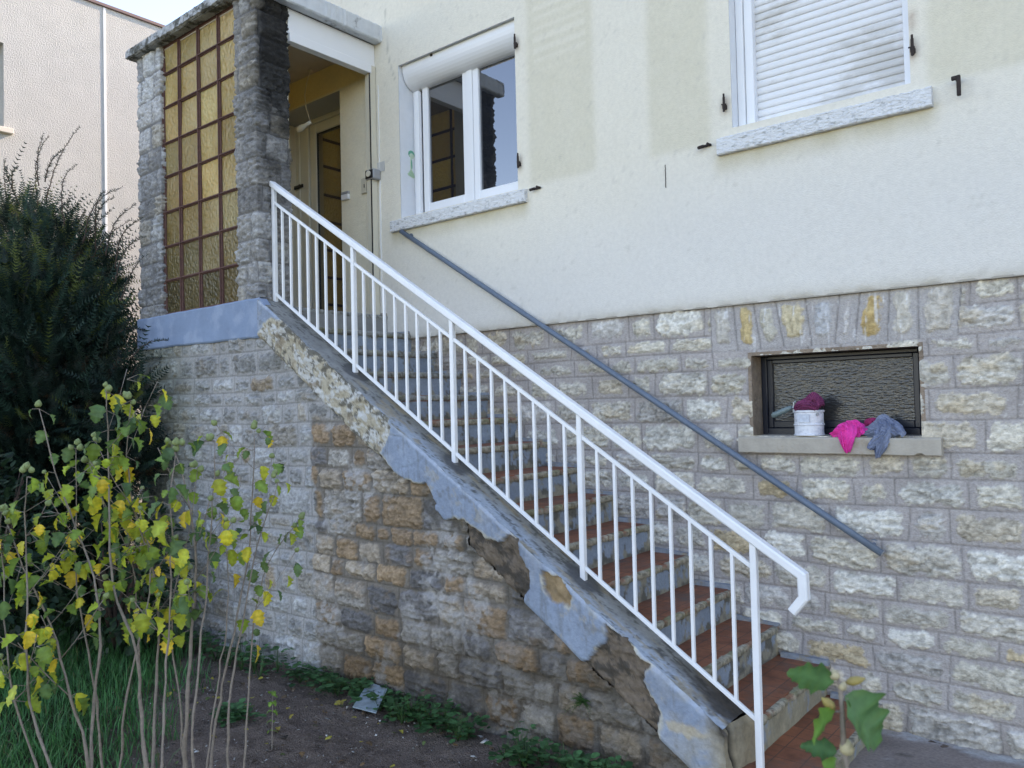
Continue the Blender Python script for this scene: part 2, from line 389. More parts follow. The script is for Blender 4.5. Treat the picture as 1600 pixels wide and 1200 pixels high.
# ------------------------------------------------------------------ setting: ground
ZS, ZP = -1.755, -1.73
def ground():
    xs = np.concatenate([-np.geomspace(300, 9, 14), np.linspace(-8.4, -.8, 260), np.geomspace(1.2, 300, 14)])
    ys = np.concatenate([-np.geomspace(300, 4.9, 14), np.linspace(-4.4, .3, 170), np.geomspace(1, 300, 12)])
    X, Y = np.meshgrid(xs, ys)
    near = ss(9.5, 8, abs(X+.5))*ss(6, 5, abs(Y))
    Z = ZS+near*((fbm(X*3, Y*3, 31)-.5)*.07+(rfbm(X*11, Y*11, 32)-.5)*.045+(fbm(X*34, Y*34, 33)-.5)*.030)-.01*near
    C = np.array([.225, .168, .132])*np.ones(X.shape+(3,))*(.7+.6*fbm(X*11, Y*11, 34, 5))[..., None]
    far = 1-near
    C = mixc(C, np.array([.10, .11, .06]), far)
    C = mixc(C, np.array([.045, .05, .025]), ss(.0, .5, lawn(X, Y))*near)
    o = np_mesh('ground', np.stack([X, Y, Z], -1).reshape(-1, 3), grid_faces(*X.shape), mat('garden_soil', attr=True, rough=1, var=.45, scale=90, bump=1, bscale=140, bdist=.03, spec=.1), col=C.reshape(-1, 3), smooth=True)
    tag(o, kind='structure')
def lawn(X, Y):
    # line from (-3.95,-2.6) to (-5.2,-1.75): grass lies to the left of it
    ax, ay, bx, by = -3.75, -2.75, -5.45, -1.60
    d = ((bx-ax)*(Y-ay)-(by-ay)*(X-ax))/math.hypot(bx-ax, by-ay)
    return d+(fbm(X*3, Y*3, 77)-.5)*.4+.15
ground()
def paving():
    xs = lin(-1.235, 3.0, .035); ys = lin(-1.95, .0, .03); X, Y = np.meshgrid(xs, ys)
    C = np.array([.26, .215, .19])*np.ones(X.shape+(3,))*(.7+.6*fbm(X*5, Y*5, 41, 5))[..., None]
    w = ss(.62, .72, fbm(X*7, Y*16, 42))*ss(-.6, -.1, Y)+ss(.05, .0, abs(Y+.035+.02*np.sin(X*9)))*.7
    C = mixc(C, np.array([.42, .42, .41]), np.clip(w*.8, 0, 1))
    C = mixc(C, np.array([.07, .06, .05]), ss(.68, .76, fbm(X*4+3, Y*9, 44))*.7)
    Z = ZP+(fbm(X*8, Y*8, 43)-.5)*.008+ss(.06, 0, -Y)*.015*fbm(X*14, Y*3, 45)
    V = np.stack([X, Y, Z], -1).reshape(-1, 3)
    o = np_mesh('paving', V, grid_faces(*X.shape), mat('rough_concrete', attr=True, rough=.95, var=.25, scale=60, bump=.8, bscale=120, bdist=.008, spec=.2), col=C.reshape(-1, 3), smooth=True)
    tag(o, kind='structure')
paving()

# ------------------------------------------------------------------ the house
house = empty('house', (-3, 0, ZS), 'cream rendered house on a rough stone base with a stone porch at its corner', 'house')
PF = -1.18                                   # front plane of the porch and the stair's side wall
ZJ = .563                                    # where the render starts
HX0, HX1, ZTOP = -6.8, 5.2, 4.5
W1 = (-4.757, -3.535, 1.545, 2.80)
W2 = (-1.918, -.957, 1.60, 3.62)
BW = (-1.86, -.972, -.205, .257)
DR = (-6.78, -5.507, .764, 2.795)

def facade():
    xs = lin(-6.8, .6, .02, (W1[0], W1[1], W2[0], W2[1], DR[0], DR[1], -5.08)); zs = lin(ZJ, ZTOP, .02, (W1[2], W1[3], W2[2], W2[3], DR[2], DR[3]))
    X, Z = np.meshgrid(xs, zs)
    base = np.array([.735, .69, .585])
    C = base*np.ones(X.shape+(3,))*(.965+.07*fbm(X*1.3, Z*1.3, 51))[..., None]
    C = mixc(C, np.array([.67, .65, .605]), ss(1.95, 1.0, Z+.25*fbm(X, Z, 53)+.25*ss(-1.5, -4, X))*.9)            # fades to a greyer tone towards the bottom
    wob = (fbm(X*6, Z*6, 52)-.5)*.03
    def rect(x0, x1, z0, z1, soft=.032):
        return ss(-soft, soft, X+wob-x0)*ss(-soft, soft, x1-X+wob)*ss(-soft, soft, Z+wob-z0)*ss(-soft, soft, z1-Z+wob)
    g = rect(-3.43, -2.875, 1.545, 2.95); g2 = rect(-2.465, -2.06, 1.54, 3.4); g3 = rect(-.872, -.30, 1.56, 3.4)
    louv = ss(-.1, .5, np.sin((Z)*2*math.pi/.075))*ss(2.3, 2.4, Z)
    G = np.clip(g+g2+g3, 0, 1)*(1-.5*louv*(g > .3)*(X > -3.37)*(X < -2.94))*(.8+.35*fbm(X*12, Z*12, 54))
    C = mixc(C, np.array([.57, .525, .385]), np.clip(G*.50, 0, 1))
    # grime under the sills and around the hinges
    for (a, b, zz) in ((-4.87, -3.45, 1.44), (-2.02, -.85, 1.45)):
        s = ss(a-.05, a+.05, X)*ss(b+.05, b-.05, X)*ss(zz-.16, zz, Z)*(Z < zz+.02)*(.4+1.0*fbm(X*8, Z*2, 55))
        C = mixc(C, np.array([.42, .36, .20]), np.clip(s*.55, 0, 1))
    C = mixc(C, np.array([.45, .42, .36]), ss(.73, .80, fbm(X*26, Z*26, 56))*.25)
    st = ss(ZJ+.10, ZJ, Z)*(.3+.7*fbm(X*10, Z*4, 57)); C = mixc(C, np.array([.46, .42, .34]), np.clip(st*.5, 0, 1))
    # hair cracks
    def crack(pts, w=.004, k=.7):
        d = pdist(X+(fbm(X*30, Z*30, 58)-.5)*.012, Z, pts, closed=False); return np.exp(-(d/(w+.008))**2)*k
    ck = crack([(-4.90, 3.30), (-4.88, 2.95), (-4.84, 2.80), (-4.80, 2.70)], w=-.002, k=.4)
    C = mixc(C, np.array([.25, .24, .2]), np.clip(ck, 0, 1))
    rust = np.zeros(X.shape)
    for (hx, hz) in ((-3.52, 2.59), (-3.52, 1.74), (-1.96, 1.75), (-.944, 1.77), (-.94, 1.93)):
        rust += np.exp(-(((X-hx)/.022)**2+((Z-hz+.01)/.05)**2))*(.3+fbm(X*40, Z*40, 59))
    C = mixc(C, np.array([.26, .13, .08]), np.clip(rust*.6, 0, 1))
    # inside the porch
    po = (X < -5.06) & (Z < 3.06)
    yel = np.array([.80, .66, .36]); crm = np.array([.82, .77, .62])
    ins = np.where((Z > 2.80)[..., None], yel, crm)*(.93+.14*fbm(X*4, Z*4, 60))[..., None]
    C = np.where(po[..., None], ins, C)
    hgt = (fbm(X*5, Z*5, 61)-.5)*.006
    Y = -.03-hgt
    keep = np.ones((len(zs)-1, len(xs)-1), bool); cx = (xs[1:]+xs[:-1])/2; cz = (zs[1:]+zs[:-1])/2; CX, CZ = np.meshgrid(cx, cz)
    for h in (W1, W2, DR): keep &= ~((CX > h[0]) & (CX < h[1]) & (CZ > h[2]) & (CZ < h[3]))
    V = np.stack([X, Y, Z], -1)
    for h in (W1, W2, DR):                                       # keep hole edges straight
        e = (abs(X-h[0]) < 1e-6) | (abs(X-h[1]) < 1e-6) | (abs(Z-h[2]) < 1e-6) | (abs(Z-h[3]) < 1e-6); V[e, 1] = -.03
    V[0, :, 1] = -.022+.004*np.sin(xs*40); V[0, :, 2] += (fbm(xs*12, xs*0, 62)-.5)*.014
    np_mesh('rendered_wall', V.reshape(-1, 3), grid_faces(*X.shape, keep), M_RENDER, house, col=C.reshape(-1, 3), smooth=True)
facade()
b = MB()                                                    # the rest of the house's body, behind and beside the facade
b.box(.6, HX1, -.03, .25, ZJ, ZTOP)
b.box(-6.8, -6.55, 0.0, 8.0, ZS, ZTOP); b.box(HX1-.25, HX1, 0.25, 8, ZS, ZTOP); b.box(-6.55, HX1-.25, 7.75, 8, ZS, ZTOP)
b.box(-6.8, HX1, -.55, 8.5, ZTOP, ZTOP+.18)
b.box(-6.55, -5.0, .6, .62, ZJ, ZTOP)
b.build('house_body', mat('plain_cream_render', (.68, .64, .54), rough=.9, var=.05, scale=6, bump=.3, bscale=120), house)
b = MB(); b.add([(-7.3, -.6, ZTOP+.18), (5.7, -.6, ZTOP+.18), (5.7, 8.6, ZTOP+.18), (-7.3, 8.6, ZTOP+.18), (-3.4, 4, ZTOP+2.0), (1.8, 4, ZTOP+2.0)],
                [(0, 1, 5, 4), (1, 2, 5), (2, 3, 4, 5), (3, 0, 4), (0, 3, 2, 1)])
b.build('roof', mat('roof_tiles', (.28, .12, .07), rough=.85, var=.3, scale=12, bump=.8, bscale=20), house)
b = MB(); zz = 1.475; pp = []
while zz > 1.33: pp.append((-2.361+random.uniform(-.002, .002), zz)); zz -= .012
b.prism_y([(x-.0012, z) for x, z in pp]+[(x+.0012, z) for x, z in pp[::-1]], -.0345, -.030); b.build('hairline_crack', M_IRON, house)
# under the render: the drip edge and drawing of the stone base's top
b = MB(); b.box(-5.0, 5.2, -.024, -.002, ZJ-.004, ZJ+.006); b.build('render_edge', mat('render_underside', (.36, .33, .28), rough=.95), house)
# openings: reveals
def reveals(h, depth, m, name, parent, sides='LRTB'):
    b = MB(); x0, x1, z0, z1 = h; y0, y1 = -.028, depth; t = .012
    if 'L' in sides: b.box(x0-t, x0-.0, y0+.003, y1, z0, z1)
    if 'R' in sides: b.box(x1, x1+t, y0+.003, y1, z0, z1)
    if 'T' in sides: b.box(x0-t, x1+t, y0+.003, y1, z1, z1+t)
    if 'B' in sides: b.box(x0-t, x1+t, y0+.003, y1, z0-t, z0)
    return b.build(name, m, parent)

def base_wall():
    cR = [.575, .449, .305, .204, .039, -.118, -.284, -.416, -.563, -.741, -.919, -1.057, -1.187, -1.295, -1.436, -1.577, -1.80]
    # left of the basement window the courses run at slightly different heights: bend them over
    cL = [.575, .394, .300, .185, .036, -.128, -.307, -.428, -.572, -.742, -.895, -1.05, -1.187, -1.295, -1.436, -1.577, -1.80]
    us = lin(-5.02, .5, .0068, (BW[0], BW[1])); vs = lin(-1.80, ZJ+.01, .0065, (BW[2], BW[3]))
    U, V = np.meshgrid(us, vs)
    # map V so that the left courses line up with the right ones
    VL = np.interp(V, cL[::-1], cR[::-1]); t = ss(-1.7, -1.2, U); Vm = VL*(1-t)+V*t
    pal = [(30, (.50, .465, .39)), (8, (.47, .38, .25)), (24, (.47, .44, .38)), (16, (.53, .51, .455)), (10, (.45, .40, .32)), (14, (.42, .40, .37))]
    def tint(U, V, C, mk):
        st = ss(-2.6, -3.6, U+.5*fbm(U*2, V*2, 71)+(V+1.0)*.25)                       # dirtier beside the stairs
        C = mixc(C, C*np.array([.80, .75, .69]), st)
        low = ss(-1.48, -1.70, V+.1*fbm(U*5, V*5, 72)); C = mixc(C, C*np.array([.72, .70, .66]), low)
        sp = ss(.80, .86, fbm(U*38, V*38, 73))*.45; C = mixc(C, np.array([.66, .65, .62]), sp)
        # splashes of paint under the render above the window
        dr = ss(.70, .78, fbm(U*60, V*6, 74))*ss(.2, .42, V)*ss(.62, .5, V)*ss(-2.2, -2.0, U)*ss(-.75, -.9, U); C = mixc(C, np.array([.75, .76, .77]), dr*.6)
        return C
    cov = .010*ss(-2.2, -3.2, U)+.012*(fbm(U*3, V*3, 75)-.5)
    H, C = masonry(U, Vm, cR, 11, pal, (.40, .365, .345), rng_len=(.15, .33), smear=(.014, .038), bulge=.010, rough=.015, tint=tint, stonecov=cov, wob=1.35)
    # the flat arch of upright stones over the basement window
    jb = [-2.28, -2.106, -1.94, -1.80, -1.665, -1.51, -1.388, -1.285, -1.12, -.968, -.794]; jt = [-2.30, -2.108, -1.962, -1.84, -1.71, -1.54, -1.352, -1.246, -1.10, -.965, -.764]
    zt, zb = .575, .288
    band = (V > zb-.0) & (V < zt)
    tt = np.clip((V-zb)/(zt-zb), 0, 1)
    Jx = np.array(jb)[:, None, None]*(1-tt)+np.array(jt)[:, None, None]*tt
    Ua = U.copy(); k = np.sum(Jx < U[None], 0); inside = band & (k > 1) & (k < len(jb))
    if inside.any():
        kk = np.clip(k, 1, len(jb)-1); L = np.take_along_axis(Jx, (kk-1)[None], 0)[0]; Rr = np.take_along_axis(Jx, kk[None], 0)[0]
        uc = (U-L)/(Rr-L)
        # rebuild these stones in their own upright frame
        wdt = Rr-L; Pk = np.random.RandomState(5).rand(14, 8)[kk]
        jd = np.minimum(np.minimum(uc*wdt, (1-uc)*wdt), np.minimum(V-zb, 9))
        hw = wdt/2-.026-.012*Pk[..., 0]; hh = (zt-zb)/2-.035-.02*Pk[..., 1]
        r = np.minimum(.03, hw*.9)
        qx = abs((uc-.5)*wdt)-hw+r; qy = abs(V-(zt+zb)/2-.006)-hh+r
        sd_ = np.hypot(np.maximum(qx, 0), np.maximum(qy, 0))+np.minimum(np.maximum(qx, qy), 0)-r+(fbm(U*24, V*18, 81)-.5)*.05+(fbm(U*70, V*70, 82)-.5)*.014
        mk = ss(.004, -.006, sd_); ch = rfbm(U*26, V*10, 83)*.6+fbm(U*50, V*50, 84)*.5
        Hs = mk*((1-np.exp(np.minimum(sd_, 0)/.02))*.016+(ch-.5)*.028)+(1-mk)*(fbm(U*30, V*30, 85)-.5)*.006
        g = np.exp(-(jd/.005)**2)*(1-.8*mk); Hs -= g*.006
        pc = np.array([(.50, .47, .41), (.50, .46, .38), (.48, .45, .40), (.52, .40, .21), (.46, .43, .36), (.53, .45, .30), (.44, .44, .44), (.58, .55, .52), (.52, .37, .17), (.54, .50, .43), (.5, .46, .4), (.5, .46, .4), (.5, .46, .4), (.5, .46, .4)])[kk]
        Cs = pc*(.72+.5*ss(.25, .85, ch))[..., None]*mk[..., None]+np.array([.405, .38, .365])*(.84+.32*fbm(U*7, V*7, 86))[..., None]*(1-mk)[..., None]
        Cs = Cs*(1-.4*g)[..., None]; Cs = tint(U, V, Cs, mk)
        H = np.where(inside, Hs, H); C = np.where(inside[..., None], Cs, C)
    # cement margin right round the basement opening
    e = np.maximum(np.maximum(BW[0]-U, U-BW[1]), np.maximum(BW[2]-V, V-BW[3])); w = ss(.02, .0, e)
    H = H*(1-w*.6)
    Y = -H
    keep = np.ones((len(vs)-1, len(us)-1), bool); CX, CZ = np.meshgrid((us[1:]+us[:-1])/2, (vs[1:]+vs[:-1])/2)
    keep &= ~((CX > BW[0]) & (CX < BW[1]) & (CZ > BW[2]) & (CZ < BW[3]))
    # drop what lies inside the stairs
    keep &= ~(CZ < .764-.17*((CX+4.941)/.267+2.2)) 
    np_mesh('stone_base_wall', np.stack([U, Y, V], -1).reshape(-1, 3), grid_faces(*U.shape, keep), M_STONE, house, col=C.reshape(-1, 3), smooth=True)
    b = MB(); b.box(.5, HX1, -.01, .25, ZS, ZJ); b.build('stone_base_corner', M_SILL, house)
base_wall()

# ---- basement window
bw = empty('basement_window', (BW[0], 0, BW[2]), parent=house)
Mrev = mat('dirty_stone_reveal', (.26, .20, .15), rough=.95, var=.35, scale=14, bump=.9, bscale=50, bdist=.02)
b = MB(); b.box(BW[0]-.02, BW[0], -.002, .25, BW[2]-.03, BW[3]+.02); b.box(BW[1], BW[1]+.02, -.002, .25, BW[2]-.03, BW[3]+.02); b.box(BW[0], BW[1], -.002, .25, BW[3], BW[3]+.02); b.box(BW[0], BW[1], .22, .25, BW[2]-.03, BW[3])
b.build('reveal', Mrev, bw)
b = MB(); y0, y1 = .135, .19; x0, x1, z0, z1 = BW[0]+.002, BW[1]-.002, BW[2]-.005, BW[3]-.002
def frame(b, x0, x1, z0, z1, y0, y1, w, wb=None, wt=None, bev=.004):
    wb = wb or w; wt = wt or w
    b.box(x0, x0+w, y0, y1, z0, z1, bev=bev); b.box(x1-w, x1, y0, y1, z0, z1, bev=bev)
    b.box(x0+w, x1-w, y0+.001, y1-.001, z0, z0+wb, bev=bev); b.box(x0+w, x1-w, y0+.001, y1-.001, z1-wt, z1, bev=bev)
frame(b, x0, x1, z0, z1, y0, y1, .032, .045, .022); frame(b, x0+.032, x1-.032, z0+.045, z1-.022, y0+.012, y1, .03, .04, .022)
b.build('frame', M_NAVY, bw)
b = MB(); b.box(x0+.05, x1-.05, y0+.03, y0+.036, z0+.06, z1-.035); b.build('pane', M_OBSC, bw)
b = MB(); pts = [(-1.928, -.2), (-.875, -.205)]
nx = 60; xs = np.linspace(-1.93, -.875, nx)
vs = []; rs = np.random.RandomState(3)
for i, x in enumerate(xs):
    j = (rs.rand()-.5)*.003; n = -.011*(abs(x+.975) < .02)
    vs += [(x, .135, -.203), (x, -.05+j, -.211+j*.5), (x, -.055+j, -.218), (x, -.055+j, -.296-n+j), (x, -.05, -.300-n+j), (x, .0, -.300)]
b.add(vs, [(i*6+k, i*6+k+1, (i+1)*6+k+1, (i+1)*6+k) for i in range(nx-1) for k in range(5)]+[(0, 1, 2, 3, 4, 5), tuple(range(6*nx-1, 6*nx-7, -1))])
b.build('sill', M_SILL, bw)

# ---- window over the stairs
w1 = empty('window', (W1[0], 0, W1[2]), parent=house)
Mw1r = mat('white_painted_reveal', (.72, .74, .76), rough=.75, var=.05, scale=10, bump=.2)
reveals(W1, .25, Mw1r, 'reveal', w1)
x0, x1, z0, z1 = W1; fy = .13
b = MB()
b.box(x0+.002, x0+.055, fy, fy+.09, z0+.01, z1, bev=.003); b.box(x1-.055, x1-.002, fy, fy+.09, z0+.01, z1, bev=.003); b.box(x0+.055, x1-.055, fy+.002, fy+.088, z0+.005, z0+.05, bev=.003)
b.box(x0+.058, x0+.10, fy-.04, fy, z0+.01, z1-.2, bev=.004)                                        # shutter guide rails
b.box(x1-.10, x1-.058, fy-.04, fy, z0+.01, z1-.2, bev=.004)
xm = (x0+x1)/2+.03
frame(b, x0+.11, xm-.022, z0+.05, z1-.06, fy-.004, fy+.06, .062, .07, .05, .006)
frame(b, xm+.022, x1-.06, z0+.05, z1-.06, fy-.004, fy+.06, .062, .07, .05, .006)
b.box(xm-.03, xm+.03, fy-.014, fy-.004, z0+.05, z1-.06, bev=.005)
b.build('window_frame', M_PVC, w1)
b = MB(); b.box(x0+.165, xm-.075, fy+.018, fy+.022, z0+.11, z1-.1); b.box(xm+.075, x1-.115, fy+.0181, fy+.0221, z0+.11, z1-.1); b.build('glass', M_PANE, w1)
b = MB()                                                                                            # rounded roller shutter housing
prof = [(fy+.09, z1-.001), (.005, z1-.001)]+[(.005-.0+.14-.14*math.cos(a), z1-.03-.155*math.sin(a)) for a in np.linspace(.0, math.pi/2, 10)]+[(fy+.09, z1-.185)]
b.prism_x(prof, x0+.02, x1-.004); b.prism_x([(y+.0, z) for y, z in prof], x0+.012, x0+.019)
b.build('shutter_housing', M_PVC, w1)
b = MB(); b.box(xm-.3, xm-.28, -.004, .012, z1-.02, z1-.004); b.build('screw', M_IRON, w1)
def sill(x0, x1, zt, zb, m, parent, seed):
    nx = 90; xs = np.linspace(x0, x1, nx); rs = np.random.RandomState(seed); vs = []
    b = MB()
    for x in xs:
        a, c = (rs.rand()-.5)*.004, (rs.rand()-.5)*.005
        vs += [(x, .14, zt+.02), (x, -.055+a, zt+.004+c), (x, -.065+a, zt-.004+c), (x, -.066+a, zb+.006), (x, -.060, zb+c*.6), (x, -.028, zb-.0)]
    b.add(vs, [(i*6+k, i*6+k+1, (i+1)*6+k+1, (i+1)*6+k) for i in range(nx-1) for k in range(5)]+[(0, 1, 2, 3, 4, 5), tuple(range(6*nx-1, 6*nx-7, -1))])
    return b.build('sill', m, parent)
sill(-4.855, -3.452, 1.527, 1.437, M_CHIP, w1, 4)
# ---- shuttered window
w2 = empty('shuttered_window', (W2[0], 0, W2[2]), parent=house)
reveals(W2, .22, Mw1r, 'reveal', w2)
x0, x1, z0, z1 = W2; b = MB()
b.box(x0+.002, x0+.045, .055, .15, z0-.03, z1, bev=.003); b.box(x0+.047, x0+.098, .07, .135, z0-.02, z1, bev=.004)
b.box(x1-.05, x1-.002, .07, .15, z0-.03, z1, bev=.003); b.box(x0+.098, x1-.05, .15, .18, z0-.03, z0+.02)
b.build('window_frame', M_PVC, w2)
b = MB(); z = z0-.012; P_ = .0442; ptsl = []
k = 0
prof = []
while z < z1:
    for (dy, dz) in ((.012, 0), (.004, .003), (.0, .012), (-.001, .022), (.002, .034), (.008, .040), (.012, .0415)): prof.append((.115+dy, z+dz))
    z += P_
xa, xb = x0+.09, x1-.045; n = len(prof)
b.add([(xa, y, z) for y, z in prof]+[(xb, y, z) for y, z in prof], [(i, i+1, n+i+1, n+i) for i in range(n-1)])
b.build('roller_shutter', mat('aged_white_slats', (.72, .725, .73), rough=.5, var=.04, scale=8, var2=(.56, .55, .53), v2scale=2.2, v2thr=.56, stretch=(1, 1, 2.5), bump=.1), w2)
sill(-2.005, -.857, 1.546, 1.45, M_CHIP, w2, 6)
# ---- shutter hardware left on the wall
def pin(name, x, z, kind):
    b = MB()
    if kind == 'hinge':
        b.tube([(x, -.055, z-.05), (x, -.055, z+.035)], .008, 8); b.box(x-.010, x+.010, -.058, -.026, z-.034, z-.008, bev=.002); b.tube([(x, -.055, z+.03), (x, -.055, z+.055)], .006, 8)
        b.tube([(x-.022, -.04, z+.0), (x+.008, -.04, z-.004)], .004, 6)
    elif kind == 'stay':
        b.box(x-.045, x+.012, -.045, -.035, z-.008, z+.006, bev=.002); b.tube([(x, -.026, z), (x, -.07, z)], .008, 8); b.tube([(x-.04, -.04, z), (x-.055, -.075, z-.015)], .01, 8)
    else:
        b.tube([(x, -.026, z), (x, -.085, z)], .009, 8); b.box(x-.024, x+.006, -.09, -.074, z-.004, z+.016, bev=.003); b.box(x-.002, x+.016, -.092, -.074, z-.085, z+.016, bev=.003)
    return b.build(name, M_IRON, house)
for (x, z) in ((-3.515, 2.60), (-3.512, 1.74), (-1.955, 1.75), (-.938, 1.78)): pin('shutter_hinge', x, z, 'hinge')
pin('shutter_stay', -3.34, 1.52, 'stay'); pin('shutter_stay', -2.06, 1.53, 'stay'); pin('shutter_stay', -.74, 1.545, 'hang')

# ---- porch
LZ = .764
def strip(name, path, zs, courses, seed, pal, mortar, parent, tint=None, step=.0075, closed_top=True, **kw):
    """rough masonry following a path in plan (list of xy), outward to the right of travel, with real corners"""
    path = [np.array(p, float) for p in path]; pts = []; seg = []
    for a, c in zip(path[:-1], path[1:]):
        n = max(2, int(np.linalg.norm(c-a)/step)); 
        for i in range(n): pts.append(a+(c-a)*i/n)
    pts.append(path[-1]); P = np.array(pts); d = np.gradient(P, axis=0); d /= np.linalg.norm(d, axis=1)[:, None]
    nrm = np.stack([d[:, 1], -d[:, 0]], -1)
    k = 3; pad = np.pad(nrm, ((k, k), (0, 0)), 'edge'); nrm = sum(pad[i:i+len(nrm)] for i in range(2*k+1)); nrm /= np.linalg.norm(nrm, axis=1)[:, None]
    s = np.concatenate([[0], np.cumsum(np.linalg.norm(np.diff(P, axis=0), axis=1))])
    U, V = np.meshgrid(s, zs)
    H, C = masonry(U, V, courses, seed, pal, mortar, tint=tint, **kw)
    X = P[:, 0][None]+nrm[:, 0][None]*H; Y = P[:, 1][None]+nrm[:, 1][None]*H
    return np_mesh(name, np.stack([X, Y, V], -1).reshape(-1, 3), grid_faces(*U.shape), M_STONE, parent, col=C.reshape(-1, 3), smooth=True)
palP = [(30, (.27, .262, .25)), (12, (.30, .275, .235)), (25, (.22, .218, .215)), (20, (.32, .318, .31)), (10, (.17, .165, .16))]
pil = [3.09, 2.93, 2.74, 2.56, 2.36, 2.19, 2.03, 1.84, 1.64, 1.45, 1.25, 1.08, .93, .79]
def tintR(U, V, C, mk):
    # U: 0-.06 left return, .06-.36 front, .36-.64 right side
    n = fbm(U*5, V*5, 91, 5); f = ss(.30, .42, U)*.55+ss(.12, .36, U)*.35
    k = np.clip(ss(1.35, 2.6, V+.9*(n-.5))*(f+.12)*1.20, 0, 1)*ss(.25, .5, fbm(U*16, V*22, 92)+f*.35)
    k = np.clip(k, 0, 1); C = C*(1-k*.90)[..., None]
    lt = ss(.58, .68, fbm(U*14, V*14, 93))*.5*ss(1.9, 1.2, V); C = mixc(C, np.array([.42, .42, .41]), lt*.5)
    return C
def tintL(U, V, C, mk): return C*np.array([1.0, 1.02, 1.05])*(.9+.4*ss(1.6, 2.9, V))[..., None]
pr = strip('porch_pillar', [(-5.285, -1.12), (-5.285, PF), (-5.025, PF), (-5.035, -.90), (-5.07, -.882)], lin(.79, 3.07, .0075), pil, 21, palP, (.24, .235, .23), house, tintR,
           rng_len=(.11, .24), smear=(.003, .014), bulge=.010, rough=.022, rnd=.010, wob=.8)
b = MB(); b.box(-5.275, -5.05, -1.165, -.885, .77, 3.06); b.build('pillar_core', M_CREAM, house)
strip('porch_pillar', [(-6.79, -1.0), (-6.79, PF), (-6.415, PF), (-6.415, -1.12)], lin(.79, 3.07, .0075), [3.1, 2.87, 2.66, 2.44, 2.23, 2.05, 1.83, 1.66, 1.44, 1.27, 1.08, .92, .79], 24, palP, (.22, .215, .21), house, tintL,
      rng_len=(.13, .22), smear=(.003, .014), bulge=.010, rough=.020, rnd=.010, wob=.8)
b = MB(); b.box(-6.775, -6.43, -1.165, -1.0, .77, 3.06); b.box(-6.785, -6.70, -1.0, -.03, ZS, .95); b.box(-6.785, -6.70, -.16, -.03, .95, 3.06); b.build('porch_side_wall', M_YELLOW, house)
# roof slab, ceiling, lintel
Mslab = mat('mossy_roof_edge', (.42, .43, .43), rough=.95, var=.35, scale=22, var2=(.10, .10, .085), v2scale=9, v2thr=.52, bump=1, bscale=50, bdist=.02)
Mslab2 = mat('painted_roof_edge', (.58, .61, .63), rough=.9, var=.12, scale=9, var2=(.07, .07, .07), v2scale=5.5, v2thr=.655, bump=.4, bscale=60, bdist=.01)
def slab():
    xs = np.linspace(-6.86, -4.94, 80); rs = np.random.RandomState(2); b = MB(); vs = []
    for x in xs:
        a, c, e = (rs.rand()-.5)*.010, (rs.rand()-.5)*.012, (rs.rand()-.5)*.01
        vs += [(x, -1.24+a, 3.07+e*.5), (x, -1.262+a, 3.078+e), (x, -1.258+a, 3.14+c), (x, -1.235, 3.155+c), (x, -1.15, 3.175)]
    b.add(vs, [(i*5+k, i*5+k+1, (i+1)*5+k+1, (i+1)*5+k) for i in range(79) for k in range(4)]); 
    b.box(-6.85, -4.955, -1.235, -.03, 3.067, 3.165)
    ys = np.linspace(-1.262, -.03, 60); vs = []
    for y in ys:
        a, c = (rs.rand()-.5)*.005, (rs.rand()-.5)*.006
        vs += [(-5.03, y, 3.050), (-4.955+a, y, 3.046+a), (-4.945+a, y, 3.056), (-4.945+a, y, 3.172+c), (-4.955, y, 3.186+c), (-5.1, y, 3.186)]
    b.add(vs, [(i*6+k, i*6+k+1, (i+1)*6+k+1, (i+1)*6+k) for i in range(59) for k in range(5)]+[(0, 1, 2, 3, 4, 5)], 1)
    b.build('porch_roof', [Mslab, Mslab2], house)
slab()
b = MB(); b.box(-6.70, -5.06, -1.15, -.035, 3.045, 3.060); b.build('porch_ceiling', M_CEIL, house)
b = MB()
b.box(-5.10, -5.040, -.884, -.030, 2.865, 3.048, bev=.003); b.box(-5.09, -5.018, -.884, -.085, 2.79, 2.859, bev=.003); b.box(-5.075, -5.04, -.90, -.1, 2.859, 2.866)
b.build('porch_lintel', M_PVC, house)
b = MB(); b.box(-5.09, -5.025, -.10, -.034, .70, 2.862, bev=.004); b.build('porch_jamb', M_CREAM, house)
b = MB(); b.box(-5.030, -5.0225, -.108, -.100, .76, 2.79); b.build('jamb_strip', M_BLACK, house)
# glazed front and side
b = MB(); b.box(-6.752, -6.746, -1.0, -.16, .95, 3.06); b.build('side_glass', M_AMBER, house, usecol=True)
b = MB()
for z in (.955, 1.103, 1.387, 1.675, 1.972, 2.252, 2.553, 2.835, 3.05): b.box(-6.765, -6.735, -1.0, -.16, z-.013, z+.013)
for y in (-.99, -.72, -.44, -.17): b.box(-6.766, -6.734, y-.013, y+.013, .95, 3.06)
b.build('side_glazing_bars', M_BAR, house)
gp = empty('glazed_panel', (-6.405, -1.15, .83), parent=house)
gx = [-6.412, -6.150, -5.854, -5.556, -5.288]; gz = [.822, 1.103, 1.387, 1.675, 1.972, 2.252, 2.553, 2.835, 3.068]
b = MB()
for x in gx: 
    w = .013; b.box(x-w, x+w, -1.158, -1.128, .80, 3.068, bev=.003); b.box(x-.004, x+.004, -1.17, -1.158, .82, 3.06)
for z in gz: b.box(-6.412, -5.288, -1.1565, -1.13, z-.0125, z+.0125, bev=.003); b.box(-6.4, -5.3, -1.168, -1.1565, z-.004, z+.004)
b.build('glazing_bars', M_BAR, gp)
